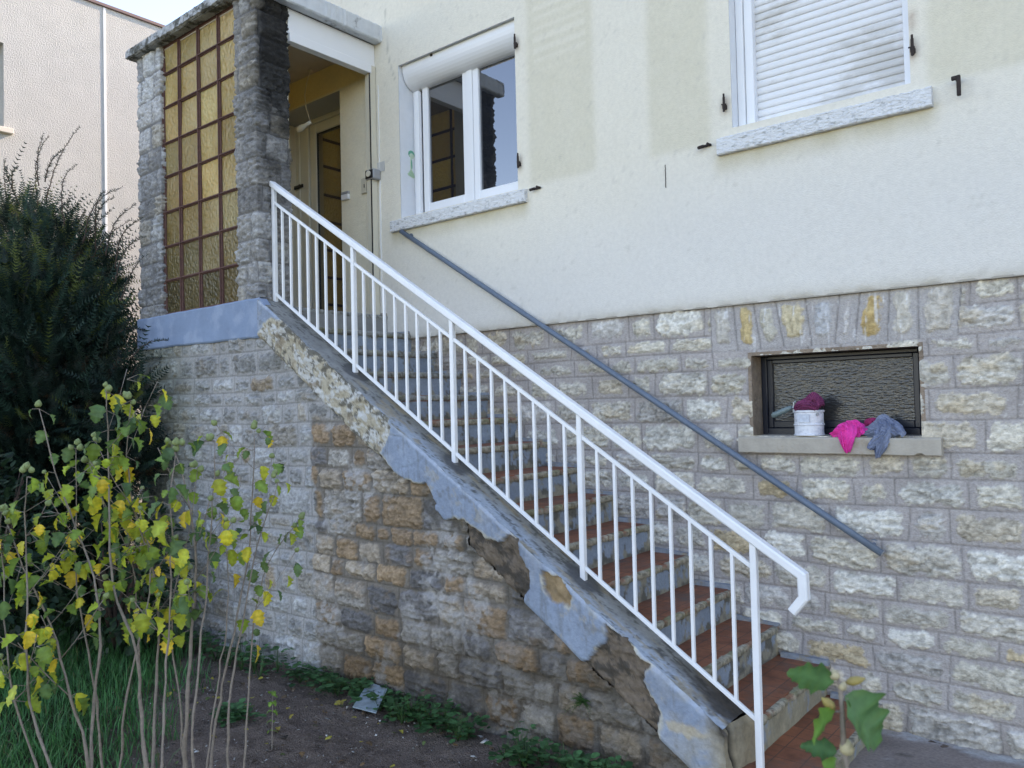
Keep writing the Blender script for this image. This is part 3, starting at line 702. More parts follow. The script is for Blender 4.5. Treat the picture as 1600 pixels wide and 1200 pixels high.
def panes():
    rs = np.random.RandomState(12); V = []; F = []; C = []; n = 0
    for a in range(4):
        for k in range(8):
            x0, x1, z0, z1 = gx[a]+.004, gx[a+1]-.004, gz[k]+.004, gz[k+1]-.004; tx, tz = rs.normal(0, .0022, 2)
            q = [(x0, -1.145-tx-tz, z0), (x1, -1.145+tx-tz, z0), (x1, -1.145+tx+tz, z1), (x0, -1.145-tx+tz, z1)]
            V += q+[(x, y+.004, z) for x, y, z in q]; F += [(n, n+1, n+2, n+3), (n+7, n+6, n+5, n+4)]; n += 8
            g = rs.uniform(.68, 1.02)*(.34 if k < 1 else .50 if k < 2 else .82 if k < 3 else 1)*(.75 if a == 0 and k < 5 else 1)  # lower panes darker: the dim porch behind them is painted into the colour
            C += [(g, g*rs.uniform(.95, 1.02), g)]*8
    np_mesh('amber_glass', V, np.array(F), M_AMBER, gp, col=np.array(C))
panes()
# porch slab edge: smooth blue-grey band
Mband = mat('blue_grey_cement_paint', (.19, .262, .375), rough=.8, var=.12, scale=7, bump=.35, bscale=50, bdist=.006, var2=(.24, .31, .42), v2scale=6, v2thr=.55)
def band():
    nx = 120; xs = np.linspace(-6.81, -4.985, nx); rs = np.random.RandomState(9); b = MB(); vs = []
    for i, x in enumerate(xs):
        n = float(fbm(np.array([x*5.]), np.array([.5]), 3)[0])-.5
        zb = .553+(.528-.553)*(x+6.81)/1.825+n*.02; zt = .812+(n)*.016
        vs += [(x, -1.13, zt+.008), (x, -1.198, zt+.004), (x, -1.206, zt-.008), (x, -1.206, zb+.012), (x, -1.198, zb), (x, -1.15, zb)]
    b.add(vs, [(i*6+k, i*6+k+1, (i+1)*6+k+1, (i+1)*6+k) for i in range(nx-1) for k in range(5)]+[(0, 1, 2, 3, 4, 5)])
    b.prism_y([(-4.987, .800), (-4.99, .534), (-4.848, .662), (-4.93, .765), (-4.975, .808)], -1.206, -1.15)
    return b.build('porch_floor_edge', Mband, house)
band()
b = MB(); b.box(-6.70, -4.945, -1.15, .26, .60, LZ); b.build('porch_floor', mat('landing_cement', (.22, .22, .21), rough=.9, var=.2, scale=12), house)
# porch door, set back in its recess
dr = empty('front_door', (-6.3, .25, LZ), parent=house)
b = MB(); b.box(-6.78, -5.507, -.026, .30, 2.795, 2.81); b.box(-5.5069, -5.49, -.026, .30, LZ, 2.80); b.build('door_recess', mat('grey_soffit', (.45, .46, .45), rough=.9, var=.05), dr)
b = MB(); b.box(-6.78, -6.33, .25, .30, LZ, 2.795, bev=.004); b.box(-6.49, -6.47, .235, .25, LZ, 2.76, bev=.003); b.box(-6.36, -6.325, .235, .25, LZ, 2.76, bev=.003); b.box(-6.325, -5.50, .24, .30, 2.752, 2.795, bev=.003)
b.build('side_panel', M_DOOR, dr)
b = MB(); frame(b, -6.318, -5.40, LZ+.02, 2.748, .25, .30, .095, .09, .092, .005); lf = b.build('door_leaf', M_DOOR, dr)
b = MB(); b.box(-6.225, -5.42, .27, .276, LZ+.06, 2.66); b.build('door_glass', glass_mat('door_glass_surface', (.06, .063, .065), .02, 2.5), dr)
b = MB(); frame(b, -6.224, -5.45, LZ+.11, 2.657, .262, .27, .010, None, None, .002); b.build('glazing_seal', M_BLACK, dr)
b = MB(); b.box(-6.545, -6.405, .222, .235, 2.165, 2.20, bev=.004); b.tube([(-6.43, .20, 2.182), (-6.43, .235, 2.182)], .012, 10); b.build('door_lock', M_BLACK, dr)
b = MB(); b.box(-6.78, -5.51, -.02, .26, LZ-.01, LZ+.022); b.build('threshold', mat('threshold_cement', (.27, .25, .2), rough=.9, var=.2), dr)
# small fittings on the wall beside the door
b = MB(); b.box(-5.485, -5.39, -.055, -.03, 1.815, 1.862, bev=.004); b.box(-5.483, -5.392, -.054, -.03, 1.864, 1.885, 1, bev=.003); b.build('doorbell', [M_PVC, M_GREY], house)
b = MB(); b.box(-5.222, -5.158, -.05, -.03, 1.825, 1.955, bev=.004); b.box(-5.185, -5.175, -.052, -.05, 1.87, 1.90, 1); b.build('switch_plate', [M_CREAM, M_BLACK], house)
b = MB(); b.box(-5.092, -4.985, -.115, -.035, 1.90, 1.985, bev=.008); b.box(-5.084, -4.993, -.120, -.115, 1.908, 1.977, 1, bev=.002); b.tube([(-5.04, -.12, 1.945), (-5.04, -.128, 1.945)], .026, 14, 2); b.box(-5.12, -4.94, -.036, -.031, 1.97, 2.05, 3)
b.build('key_switch', [M_GREY, M_BLACK, M_CREAM, mat('bare_patch', (.5, .5, .48), rough=.9, var=.1)], house)
b = MB()
zc = 2.7; pts = []
while zc > 1.99: pts.append((-5.0+.002*math.sin(zc*20), -.033, zc)); zc -= .05
b.tube(pts, .004, 6); pts = []
zc = 1.9
while zc > .8: pts.append((-5.0+.003*math.sin(zc*17), -.033, zc)); zc -= .05
b.tube(pts, .006, 6); b.build('caulked_joint', M_CAULK, house)

# ------------------------------------------------------------------ things on and by the house
# ceiling bulb on its wire
lb = empty('hanging_bulb', tuple(wp(485, 122, y=-.12)), 'bare pale bulb drooping on a thin white wire inside the porch', 'light bulb')
p0 = wp(485, 119, y=-.10); p0[2] = 3.045; b = MB()
chain = [p0, wp(479, 130, y=-.11), wp(476, 148, y=-.13), wp(478, 168, y=-.15), wp(484, 188, y=-.17)]
b.tube(chain, .0045, 6); b.tube([p0+np.array([0, 0, .0]), p0-np.array([0, 0, .02])], .018, 8); b.build('wire', mat('old_wire', (.55, .50, .38), rough=.6), lb)
q0, q1 = wp(483, 192, y=-.17), wp(463, 205, y=-.19); u = (q1-q0); b = MB()
b.tube([q0-u*.1, q0+u*.25, q0+u*.35, q0+u*.6, q0+u*.85, q0+u*1.0], [.014, .016, .02, .030, .026, .008], 14); b.build('bulb', mat('frosted_bulb', (.80, .80, .74), rough=.25), lb, smooth=True)
# sticker on the white reveal
b = MB()
def blob(b, y, z, ry, rz, x, n=20, mi=0, jag=0, t=.0015):
    rs = np.random.RandomState(int(abs(z)*1000)); pts = [(y+ry*math.cos(a)*(1+jag*(rs.rand()-.5)), z+rz*math.sin(a)*(1+jag*(rs.rand()-.5))) for a in np.linspace(0, 2*math.pi, n, endpoint=False)]
    b.prism_x(pts, x, x+t, mi)
sx = W1[0]+.001
blob(b, .098, 2.095, .036, .030, sx, mi=0, jag=.15); blob(b, .100, 2.080, .026, .022, sx+.0016, mi=1, jag=.1); blob(b, .094, 2.01, .013, .055, sx, mi=1, jag=.2); blob(b, .098, 2.01, .006, .04, sx+.0016, mi=0, jag=.3)
b.prism_x([(.05, 1.925), (.075, 1.945), (.085, 1.965), (.10, 1.962), (.125, 1.93), (.13, 1.905), (.115, 1.897), (.06, 1.912)], sx, sx+.0015, 2)
for i in range(4): b.prism_x([(.065, 1.918+i*.01), (.12, 1.906+i*.01), (.12, 1.908+i*.01), (.065, 1.920+i*.01)], sx+.0016, sx+.0024, 0)
o = b.build('sticker', [mat('sticker_green', (.10, .38, .26), rough=.5), mat('sticker_pale', (.55, .66, .50), rough=.5), mat('sticker_mid', (.45, .60, .40), rough=.5)])
tag(o, 'small worn green sticker on the white reveal beside the window', 'sticker')

# grey pipe handrail on the wall
wr = empty('wall_handrail', (-4.72, -.06, 1.42), 'thin grey pipe handrail slanting down the house wall over the stairs', 'handrail')
A, B_ = np.array([-4.722, -.065, 1.425]), np.array([-1.166, -.065, -.806])
b = MB(); b.tube([A+(B_-A)*t for t in np.linspace(0, 1, 12)], .0185, 14); b.build('rail', M_PIPE, wr, smooth=True)
b = MB(); q = A+(B_-A)*.985; b.tube([q+(B_-A)*.0149, q+(B_-A)*.0156], .015, 12); b.build('end_cap', M_GREY, wr)
for t in (.022, .985):
    q = A+(B_-A)*t; b = MB(); b.tube([q+np.array([0, .075 if t > .5 else .04, 0]), q+np.array([0, .005, 0])], .010, 8); b.tube([q+np.array([0, .034 if t < .5 else .066, 0]), q+np.array([0, .04 if t < .5 else .075, 0])], .026, 12); b.build('bracket', M_PIPE, wr)

# ------------------------------------------------------------------ the stairs
X0, Z0, TT, RR = -4.941, .764, .2673, .17
st = empty('outdoor_staircase', (-3.2, -.6, ZS), 'worn outdoor staircase of terracotta treads with a peeling blue-grey side coping', 'staircase')
Mtread_cache = {}
def tile_mat():
    M = bpy.data.materials.new('terracotta_tiles'); M.use_nodes = True; T = M.node_tree; N = T.nodes; L = T.links; P = N['Principled BSDF']; P.inputs['Roughness'].default_value = .62
    tc = N.new('ShaderNodeTexCoord'); mp = N.new('ShaderNodeMapping'); L.new(tc.outputs['Object'], mp.inputs[0]); mp.inputs['Scale'].default_value = (1/.13, 1/.13, 1)
    br = N.new('ShaderNodeTexBrick'); br.offset = 0; br.inputs['Scale'].default_value = 1; br.inputs['Brick Width'].default_value = 1; br.inputs['Row Height'].default_value = 1; br.inputs['Mortar Size'].default_value = .022
    br.inputs['Color1'].default_value = (.31, .105, .050, 1); br.inputs['Color2'].default_value = (.24, .080, .040, 1); br.inputs['Mortar'].default_value = (.12, .055, .036, 1); br.inputs['Bias'].default_value = .0
    L.new(mp.outputs[0], br.inputs[0])
    n = N.new('ShaderNodeTexNoise'); n.inputs['Scale'].default_value = 9; n.inputs['Detail'].default_value = 9; n.inputs['Roughness'].default_value = .7; L.new(tc.outputs['Object'], n.inputs['Vector'])
    mr = N.new('ShaderNodeMapRange'); mr.inputs[1].default_value = .3; mr.inputs[2].default_value = .7; mr.inputs[3].default_value = .55; mr.inputs[4].default_value = 1.3; L.new(n.outputs[0], mr.inputs[0])
    mx = N.new('ShaderNodeMix'); mx.data_type = 'RGBA'; mx.blend_type = 'MULTIPLY'; mx.inputs[0].default_value = 1; L.new(br.outputs[0], mx.inputs[6]); L.new(mr.outputs[0], mx.inputs[7])
    n2 = N.new('ShaderNodeTexNoise'); n2.inputs['Scale'].default_value = 3.5; n2.inputs['Detail'].default_value = 7; n2.inputs['Roughness'].default_value = .7; L.new(tc.outputs['Object'], n2.inputs['Vector'])
    cr = N.new('ShaderNodeValToRGB'); cr.color_ramp.elements[0].position = .5; cr.color_ramp.elements[1].position = .72; L.new(n2.outputs[0], cr.inputs[0])
    m2 = N.new('ShaderNodeMix'); m2.data_type = 'RGBA'; L.new(cr.outputs[0], m2.inputs[0]); L.new(mx.outputs[2], m2.inputs[6]); m2.inputs[7].default_value = (.13, .09, .075, 1)
    L.new(m2.outputs[2], P.inputs['Base Color'])
    bp = N.new('ShaderNodeBump'); bp.inputs['Strength'].default_value = .4; bp.inputs['Distance'].default_value = .004; bp.invert = True; L.new(br.outputs['Fac'], bp.inputs['Height']); L.new(bp.outputs[0], P.inputs['Normal'])
    return M
M_TILE = tile_mat()
YI = -.955                                    # inner face of the coping
YW = -.0                                      # wall side
for i in range(15):
    xn, zn = X0+i*TT, Z0-i*RR
    ya = YI if i < 14 else -1.115
    yend = YW+.01
    ns = max(10, int((yend-ya)/.012)); ys = np.linspace(ya, yend, ns)
    # riser and body
    x_back = xn-TT-.05 if i else -5.02
    zlow = zn-RR-.02 if i < 14 else ZP-.06
    rows = np.concatenate([[zn-.035], np.linspace(zn-.04, zlow, 16)])
    Yg, Zg = np.meshgrid(ys, rows); Xg = np.full(Yg.shape, xn-.022)+(fbm(Yg*9, Zg*9, 100+i)-.5)*.012
    blue = np.array([.225, .275, .335]); C = blue*np.ones(Yg.shape+(3,))*(.8+.4*fbm(Yg*6, Zg*6, 120+i))[..., None]
    wear = .40+.018*i if i < 12 else .85
    n = fbm(Yg*16, Zg*9, 140+i, 6, .68); bot = ss(zn-.10, zn-.17, Zg); top = ss(zn-.06, zn-.03, Zg)
    dirt = ss(.78-wear*.42, .88-wear*.42, n+bot*.22+top*.12)
    dirt = np.maximum(dirt, ss(.10, .0, abs(Yg-YI))*ss(.3, .6, n))
    dc = mixc(np.array([.26, .23, .16])*np.ones(C.shape), np.array([.10, .085, .055]), ss(.4, .6, fbm(Yg*20, Zg*20, 160+i)))
    C = C*(1-dirt*.85)[..., None]+dc*(dirt*.85)[..., None]
    if i >= 13: C = mixc(C, np.array([.30, .27, .19])*(.7+.6*fbm(Yg*25, Zg*10, 7))[..., None], np.full(C.shape[:2], .8)*ss(.2, .5, n))
    endm = ss(YW-.045, YW-.015, Yg+(fbm(Yg*20, Zg*20, 9)-.5)*.02); C = mixc(C, np.array([.36, .31, .21]), endm*.8*(i > 6))
    step = np_mesh('step', np.stack([Xg, Yg, Zg], -1).reshape(-1, 3), grid_faces(*Yg.shape), M_CONC, st, col=C.reshape(-1, 3), smooth=True)
    # nosing: broken cement lip
    prof = [(-.05, -.0015), (-.012, .0), (-.002, -.004), (.0, -.014), (-.003, -.034), (-.012, -.040), (-.03, -.041)]
    Pn = []; Cn = []
    n1 = fbm(ys*14, ys*0+i, 200+i, 4); n2 = fbm(ys*45, ys*0+i, 220+i, 3)
    chip = ss(.60, .72, n1)*(.35+.65*min(1, i/7))
    for (dx, dz) in prof:
        f = 1 if dx > -.02 else 0
        Pn.append(np.stack([xn+dx-f*(chip*.014+(n2-.5)*.007), ys, zn+dz-(chip*.006 if dz > -.01 else 0)+(n2-.5)*.003+.0035], -1))
        base = np.array([.34, .31, .24]) if i > 4 else np.array([.27, .275, .26])
        c = base*np.ones((ns, 3))*(.7+.6*fbm(ys*60, ys*0+dz*150, 240+i))[:, None]
        c = mixc(c, np.array([.09, .08, .05]), ss(.48, .66, fbm(ys*40, ys*0+dz*120, 260+i, 5, .7))*(.75))
        c = mixc(c, np.array([.20, .19, .09]), ss(.6, .7, fbm(ys*8, ys*0+dz*20, 280+i))*.6)
        if i > 4: c = mixc(c, np.array([.25, .10, .06]), ss(.62, .68, n1)*(.7 if dz > -.02 else 0))
        Cn.append(c)
    Pn = np.array(Pn); Cn = np.array(Cn)
    np_mesh('nosing', Pn.reshape(-1, 3), grid_faces(*Pn.shape[:2]), M_TILE_EDGE, step, col=Cn.reshape(-1, 3), smooth=True)
    # tread
    b = MB()
    if i < 5: b.box(x_back, xn-.02, ya, yend, zn-.04, zn+.0015)
    else: b.box(x_back, xn-.028, ya, yend, zn-.04, zn+.0035)
    b.build('tread', [mat('worn_grey_tread', (.22, .20, .175), rough=.9, var=.3, scale=20, var2=(.20, .10, .07), v2scale=5, v2thr=.55, bump=.4)] if i < 4 else [M_TILE], step)
    if i == 14:
        b = MB(); b.box(x_back, xn-.035, ya, yend, ZP-.05, zn-.04); b.build('step_core', M_SILL, step)
    # skirting along the wall
    b = MB(); b.prism_y([(x_back+.055 if i else x_back, zn+.001), (xn-.002, zn+.001), (xn-.006, zn+.022+.006*math.sin(i*3)), (x_back+.055 if i else x_back, zn+.03)], -.040, -.004)
    b.build('skirting', mat('blue_grey_skirting', (.25, .28, .31), rough=.9, var=.3, scale=25, var2=(.30, .25, .18), v2scale=9, v2thr=.55, bump=.6), step)

# side wall under the coping
def ztop(x): return .806-.642*(x+5.002)
def zbot(x): return .529-.657*(x+4.985)
cS = [.56, .447, .275, .150, .052, -.082, -.245, -.379, -.521, -.714, -.817, -.951, -1.071, -1.255, -1.397, -1.542, -1.714, -1.86]
def side_wall():
    us = lin(-6.81, -1.5, .0075); vs = lin(-1.82, .60, .0070); U, V = np.meshgrid(us, vs)
    palA = [(30, (.27, .272, .268)), (6, (.28, .23, .175)), (30, (.325, .33, .33)), (18, (.21, .21, .205)), (8, (.27, .25, .22))]
    palB = [(26, (.25, .178, .118)), (12, (.28, .20, .13)), (18, (.27, .25, .225)), (12, (.14, .135, .135)), (22, (.32, .27, .215)), (10, (.37, .35, .32))]
    def tintA(U, V, C, mk):
        gr = ss(-5.6, -6.5, U+.4*(fbm(U*2, V*2, 301)-.5)); C = mixc(C, C*np.array([.62, .66, .56]), gr)
        return C
    H1, C1 = masonry(U, V, cS, 31, palA, (.34, .335, .33), rng_len=(.10, .30), smear=(.010, .034), bulge=.014, rough=.018, stonecov=.002, tint=tintA, wob=1.3)
    H2, C2 = masonry(U, V, cS, 31, palB, (.19, .168, .145), rng_len=(.13, .30), smear=(.006, .022), bulge=.014, rough=.020, rnd=.020, wob=1.1)
    e = -4.40+.03*np.sin(V*7)+(fbm(U*8, V*5, 305)-.5)*.10+.10*ss(.0, -.9, V)*0
    t = ss(e-.02, e+.02, U)*ss(-.02, -.10, V-.0+.12*(fbm(U*3, V*3, 306)-.5))
    wl = ss(.50, .62, fbm(U*4+9, V*4, 307, 5))*.75                    # pale mortar smears over the brown part
    wl = np.maximum(wl, ss(-3.3, -2.6, U)*.45*ss(.35, .6, fbm(U*7, V*7, 308)))
    C2 = mixc(C2, np.array([.37, .36, .35])*(.7+.6*fbm(U*30, V*30, 309))[..., None], wl*ss(.42, .6, fbm(U*24, V*24, 310)+.08))
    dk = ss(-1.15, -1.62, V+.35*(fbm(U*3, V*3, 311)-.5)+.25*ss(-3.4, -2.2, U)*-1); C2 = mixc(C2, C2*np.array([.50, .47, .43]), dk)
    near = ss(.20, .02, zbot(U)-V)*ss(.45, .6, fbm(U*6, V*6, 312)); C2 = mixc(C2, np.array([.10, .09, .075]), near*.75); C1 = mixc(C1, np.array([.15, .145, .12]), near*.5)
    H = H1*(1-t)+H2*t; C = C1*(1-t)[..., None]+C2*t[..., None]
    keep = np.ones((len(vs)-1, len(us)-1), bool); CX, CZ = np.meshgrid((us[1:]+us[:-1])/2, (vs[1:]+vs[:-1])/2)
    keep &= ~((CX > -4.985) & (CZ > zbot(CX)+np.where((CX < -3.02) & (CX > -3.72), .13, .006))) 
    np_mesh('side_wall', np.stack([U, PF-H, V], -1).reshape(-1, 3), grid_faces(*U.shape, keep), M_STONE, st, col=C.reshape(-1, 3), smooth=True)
side_wall()

BARE = [(-4.84, .658), (-5.02, .541), (-4.86, .39), (-4.60, .20), (-4.28, .0), (-4.04, -.16), (-3.849, -.26), (-3.76, -.33), (-3.69, -.24), (-3.605, -.113), (-3.693, -.014), (-3.766, .049), (-3.994, .20), (-4.194, .35), (-4.449, .50), (-4.651, .62)]
EDGE = [(-3.72, -.266), (-3.663, -.319), (-3.597, -.394), (-3.497, -.41), (-3.412, -.447), (-3.327, -.444), (-3.276, -.5), (-3.247, -.55), (-3.258, -.587), (-3.188, -.634), (-3.108, -.614), (-3.03, -.63), (-2.993, -.655), (-3.0, -.86), (-3.6, -.50), (-3.86, -.24)]
CAV1 = [(-3.141, -.623), (-3.049, -.617), (-2.897, -.703), (-2.791, -.726), (-2.727, -.665), (-2.656, -.683), (-2.649, -.776), (-2.582, -.862), (-2.585, -.94), (-2.66, -1.06), (-2.85, -1.0), (-3.02, -.88), (-3.10, -.74)]
HOLE = [(-2.494, -.845), (-2.419, -.852), (-2.303, -.957), (-2.341, -1.006), (-2.414, -.994), (-2.488, -.951)]
CAV2 = [(-2.123, -1.062), (-2.04, -1.084), (-1.961, -1.155), (-1.883, -1.217), (-1.933, -1.289), (-1.843, -1.407), (-1.86, -1.56), (-1.954, -1.54), (-2.049, -1.47), (-2.164, -1.38), (-2.26, -1.27), (-2.143, -1.158)]
BEI = [(-1.827, -1.453), (-1.778, -1.44), (-1.695, -1.43), (-1.60, -1.47), (-1.69, -1.492), (-1.791, -1.483)]
DARK = [(-1.65, -1.312), (-1.52, -1.33), (-1.419, -1.38), (-1.415, -1.41), (-1.48, -1.50), (-1.488, -1.70), (-1.523, -1.404), (-1.578, -1.386)]
def coping():
    xs = lin(-4.995, -1.535, .0075); ts = np.linspace(0, 1, 56)
    X, T = np.meshgrid(xs, ts); zt = ztop(X)+(fbm(X*12, X*0, 401)-.5)*.008; zb = zbot(X)+(fbm(X*7, X*0, 402)-.5)*.014
    Z = zt*(1-T)+zb*T
    # the upper end is cut along the joint with the porch floor edge
    xc = -4.99+(np.clip(T, 0, 1))*0
    sh = ss(.0, 1.0, T); X = np.where(X < -4.70, -4.70+(X+4.70)*(1-(1-abs(2*T-1))*.42*0), X)
    wx = X+(fbm(X*16, Z*16, 403)-.5)*.045+(fbm(X*50, Z*50, 404)-.5)*.014; wz = Z+(fbm(X*16+9, Z*16, 405)-.5)*.045+(fbm(X*50, Z*50+5, 406)-.5)*.014
    dB, dE, d1, dH, d2, dBe, dD = [pdist(wx, wz, p) for p in (BARE, EDGE, CAV1, HOLE, CAV2, BEI, DARK)]
    dcv = np.minimum(np.minimum(d1, d2), np.minimum(dE, dH))
    cav = ss(.003, -.006, dcv); bare = ss(.004, -.004, dB)
    hb = .036+(fbm(X*5, Z*5, 407)-.5)*.006
    Hb = .030+(fbm(X*9, Z*9, 408, 6, .6)-.5)*.045+(fbm(X*50, Z*50, 472)-.5)*.010
    Hc = np.where((X < -3.02) & (X > -3.75), -.03, .010+(rfbm(X*14, Z*14, 409)-.5)*.034)
    Hh = .012+(fbm(X*30, Z*30, 410)-.5)*.02
    H = hb*(1-bare)+Hb*bare; H = H*(1-cav)+np.where(dH < .02, Hh, Hc)*cav; H -= .004*ss(.018, .0, abs(dcv))*(fbm(X*60, Z*60, 480)); H -= .006*np.exp(-(abs(rfbm(X*4, Z*4, 481, 1)-.985)/.012)**2)*(1-cav)
    H -= ss(.05, .0, T)*.016*ss(.3, .6, fbm(X*10, Z*0, 411))+ss(.93, 1, T)*.006
    C = np.array([.23, .285, .365])*np.ones(X.shape+(3,))*(.76+.48*fbm(X*6, Z*6, 412, 6, .65))[..., None]
    stk = ss(.56, .70, fbm(X*34, Z*5, 470, 5, .65)); C = mixc(C, np.array([.15, .155, .155]), stk*.40)
    C = mixc(C, np.array([.36, .33, .27]), ss(.63, .70, fbm(X*11+4, Z*13, 471, 6, .7))*.55)
    C = mixc(C, np.array([.34, .385, .45]), ss(.55, .7, fbm(X*9, Z*9, 413))*.5)
    C = mixc(C, np.array([.16, .17, .18]), ss(.66, .78, fbm(X*22, Z*22, 414))*.55)
    tp = ss(.10, .0, T)*(.3+.7*fbm(X*14, Z*14, 415)); C = mixc(C, np.array([.46, .50, .54]), np.clip(tp*.7, 0, 1))
    rt = ss(-1.95, -1.6, X)*ss(.42, .6, fbm(X*8, Z*11, 416, 5)); C = mixc(C, np.array([.34, .32, .27]), rt*.6)
    # bare mottled part
    nn = fbm(X*17+Z*6, Z*22, 417, 6, .68); n2 = fbm(X*60, Z*60, 418, 4, .7)
    Cb = np.array([.39, .345, .26])*np.ones(C.shape)*(.8+.4*n2)[..., None]
    Cb = mixc(Cb, np.array([.50, .50, .48]), ss(.47, .56, nn+.26*(fbm(X*6, Z*6, 419)-.5))*(.75+.4*n2))
    Cb = mixc(Cb, np.array([.11, .10, .08]), ss(.55, .66, fbm(X*30+5, Z*34, 420, 6, .7)+.16*ss(.25, 0, T)+.10*ss(.8, 1, T)+.22*(fbm(X*6+3, Z*6, 499)-.5))*.92)
    Cb = mixc(Cb, np.array([.22, .175, .12]), ss(.64, .70, fbm(X*12+2, Z*12, 421, 5, .65))*.7)
    C = C*(1-bare)[..., None]+Cb*bare[..., None]
    rim = ss(.020, .002, abs(dcv))*(dcv > 0)*ss(.40, .60, fbm(X*12, Z*12, 422)); rim = np.maximum(rim, ss(.012, .002, abs(dB))*.6)
    C = mixc(C, np.array([.50, .46, .36]), rim*.85)
    Cc = mixc(np.array([.155, .12, .09])*np.ones(C.shape)*(.6+.8*n2)[..., None], np.array([.065, .055, .045]), ss(.5, .62, nn))
    Cc = np.where((dH < .02)[..., None], np.array([.30, .21, .12])*(.5+fbm(X*25, Z*25, 423))[..., None], Cc)
    C = C*(1-cav)[..., None]+Cc*cav[..., None]
    C = mixc(C, np.array([.45, .38, .27]), ss(.01, -.01, dBe)*.8); C = mixc(C, np.array([.05, .045, .04]), ss(.01, -.01, dD)*.85)
    cr = ss(.02, .0, X+1.56)*0
    zg = ZS-.02; Z = np.maximum(Z, zg)
    Vf = np.stack([X, PF-H, Z], -1)
    nib = ss(-1.66, -1.545, X+.06*(fbm(Z*14, Z*0, 438)-.5)); Vf[..., 1] += nib*(.012+.028*fbm(X*20, Z*22, 439)); Vf[..., 2] -= nib*ss(.3, 0, T)*.022
    C = mixc(C, np.array([.36, .31, .22])*(.6+.8*fbm(X*25, Z*25, 445))[..., None], nib*.85); C = mixc(C, np.array([.05, .043, .038]), nib*ss(.32, .02, T+.3*(fbm(X*15, Z*15, 446)-.5))*.9)
    # edge row wraps round the underside
    und = Vf[-1].copy(); und[:, 1] = PF+.02
    # top surface
    ws = np.linspace(0, 1, 26); Xt, Wt = np.meshgrid(xs, ws); Yt = (PF-H[0])[None]*(1-Wt)+YI*Wt; Zt = Z[0][None]+.012*Wt+(fbm(Xt*16, Yt*16, 431)-.5)*.010
    Ct = np.array([.235, .235, .22])*np.ones(Xt.shape+(3,))*(.7+.6*fbm(Xt*9, Yt*9, 432, 5))[..., None]
    bl = ss(.55, .15, Wt+.5*(fbm(Xt*5, Yt*9, 433)-.5)+.45*ss(-3.5, -4.2, Xt)); Ct = mixc(Ct, np.array([.32, .375, .43])*(.8+.4*fbm(Xt*25, Yt*25, 4))[..., None], bl*.85)
    Ct = mixc(Ct, np.array([.06, .058, .05]), ss(.50, .68, fbm(Xt*20, Yt*55, 434, 6, .7)+.14*(Wt-.4)+.12*(fbm(Xt*4, Yt*4, 498)-.5))*.8)
    Ct = mixc(Ct, np.array([.30, .24, .15]), ss(.56, .70, fbm(Xt*7, Yt*26, 435, 6, .65)+.06*Wt)*.7*ss(-4.2, -3.9, Xt))
    Ct = mixc(Ct, np.array([.045, .038, .033]), ss(-1.92, -1.62, Xt+.25*(fbm(Xt*12, Yt*14, 436, 5)-.5))*ss(.10, .40, Wt+.5*(fbm(Xt*16, Yt*16, 437)-.5))*.9)
    for px in (-4.116, -3.233, -2.344):
        d = np.hypot((Xt-px)*.8, (Yt+1.06)); Ct = mixc(Ct, np.array([.085, .085, .085]), ss(.095, .06, d+(fbm(Xt*20, Yt*20, 5)-.5)*.04)*.9)
    Vt = np.stack([Xt, Yt, Zt], -1); Vi = Vt[-1].copy(); Vi[:, 2] -= .36
    h1 = len(ts); w = len(xs)
    Cc0 = C
    V = np.concatenate([Vf.reshape(-1, 3), und, Vt.reshape(-1, 3), Vi]); Cc_ = np.concatenate([C.reshape(-1, 3), C[-1]*.6, Ct.reshape(-1, 3), Ct[-1]])
    F = [grid_faces(h1+1, w), grid_faces(len(ws)+1, w)+(h1+1)*w]
    np_mesh('side_coping', V, np.concatenate(F), M_CONC, st, col=Cc_, smooth=True)
    # end face at the foot of the stairs, with its split
    ys = np.linspace(PF-.03, YI, 34); zs = np.linspace(0, 1, 40); Y, T2 = np.meshgrid(ys, zs); k = (Y-ys[0])/(ys[-1]-ys[0])
    xe = -1.535+.05*k; zt2 = ztop(-1.535)-.035*k+.012*k; zt2 = ztop(-1.535)+0*k+.012*k; Zz = zt2*(1-T2)+(ZS-.02)*T2
    ck = np.exp(-((k-.22-.05*np.sin(Zz*22)-.06*(fbm(Zz*9, Zz*0, 440)-.5))/.045)**2)
    Xe = xe+.05*np.sin(np.clip(T2, 0, 1)*1.2)*.4+(fbm(Y*20, Zz*20, 441)-.5)*.02-ck*.03-ss(.08, 0, T2)*.02
    Ce = np.array([.27, .225, .155])*np.ones(Y.shape+(3,))*(.6+.8*fbm(Y*14, Zz*9, 442, 5))[..., None]; Ce = mixc(Ce, np.array([.03, .026, .022]), np.clip(ck*1.2, 0, 1)); Ce = mixc(Ce, np.array([.06, .05, .045]), ss(.25, .05, T2)*ss(.35, .55, fbm(Y*9, Zz*9, 443))*.9)
    np_mesh('coping_end', np.stack([Xe, Y, Zz], -1).reshape(-1, 3), grid_faces(*Y.shape), M_CONC, st, col=Ce.reshape(-1, 3), smooth=True)
coping()

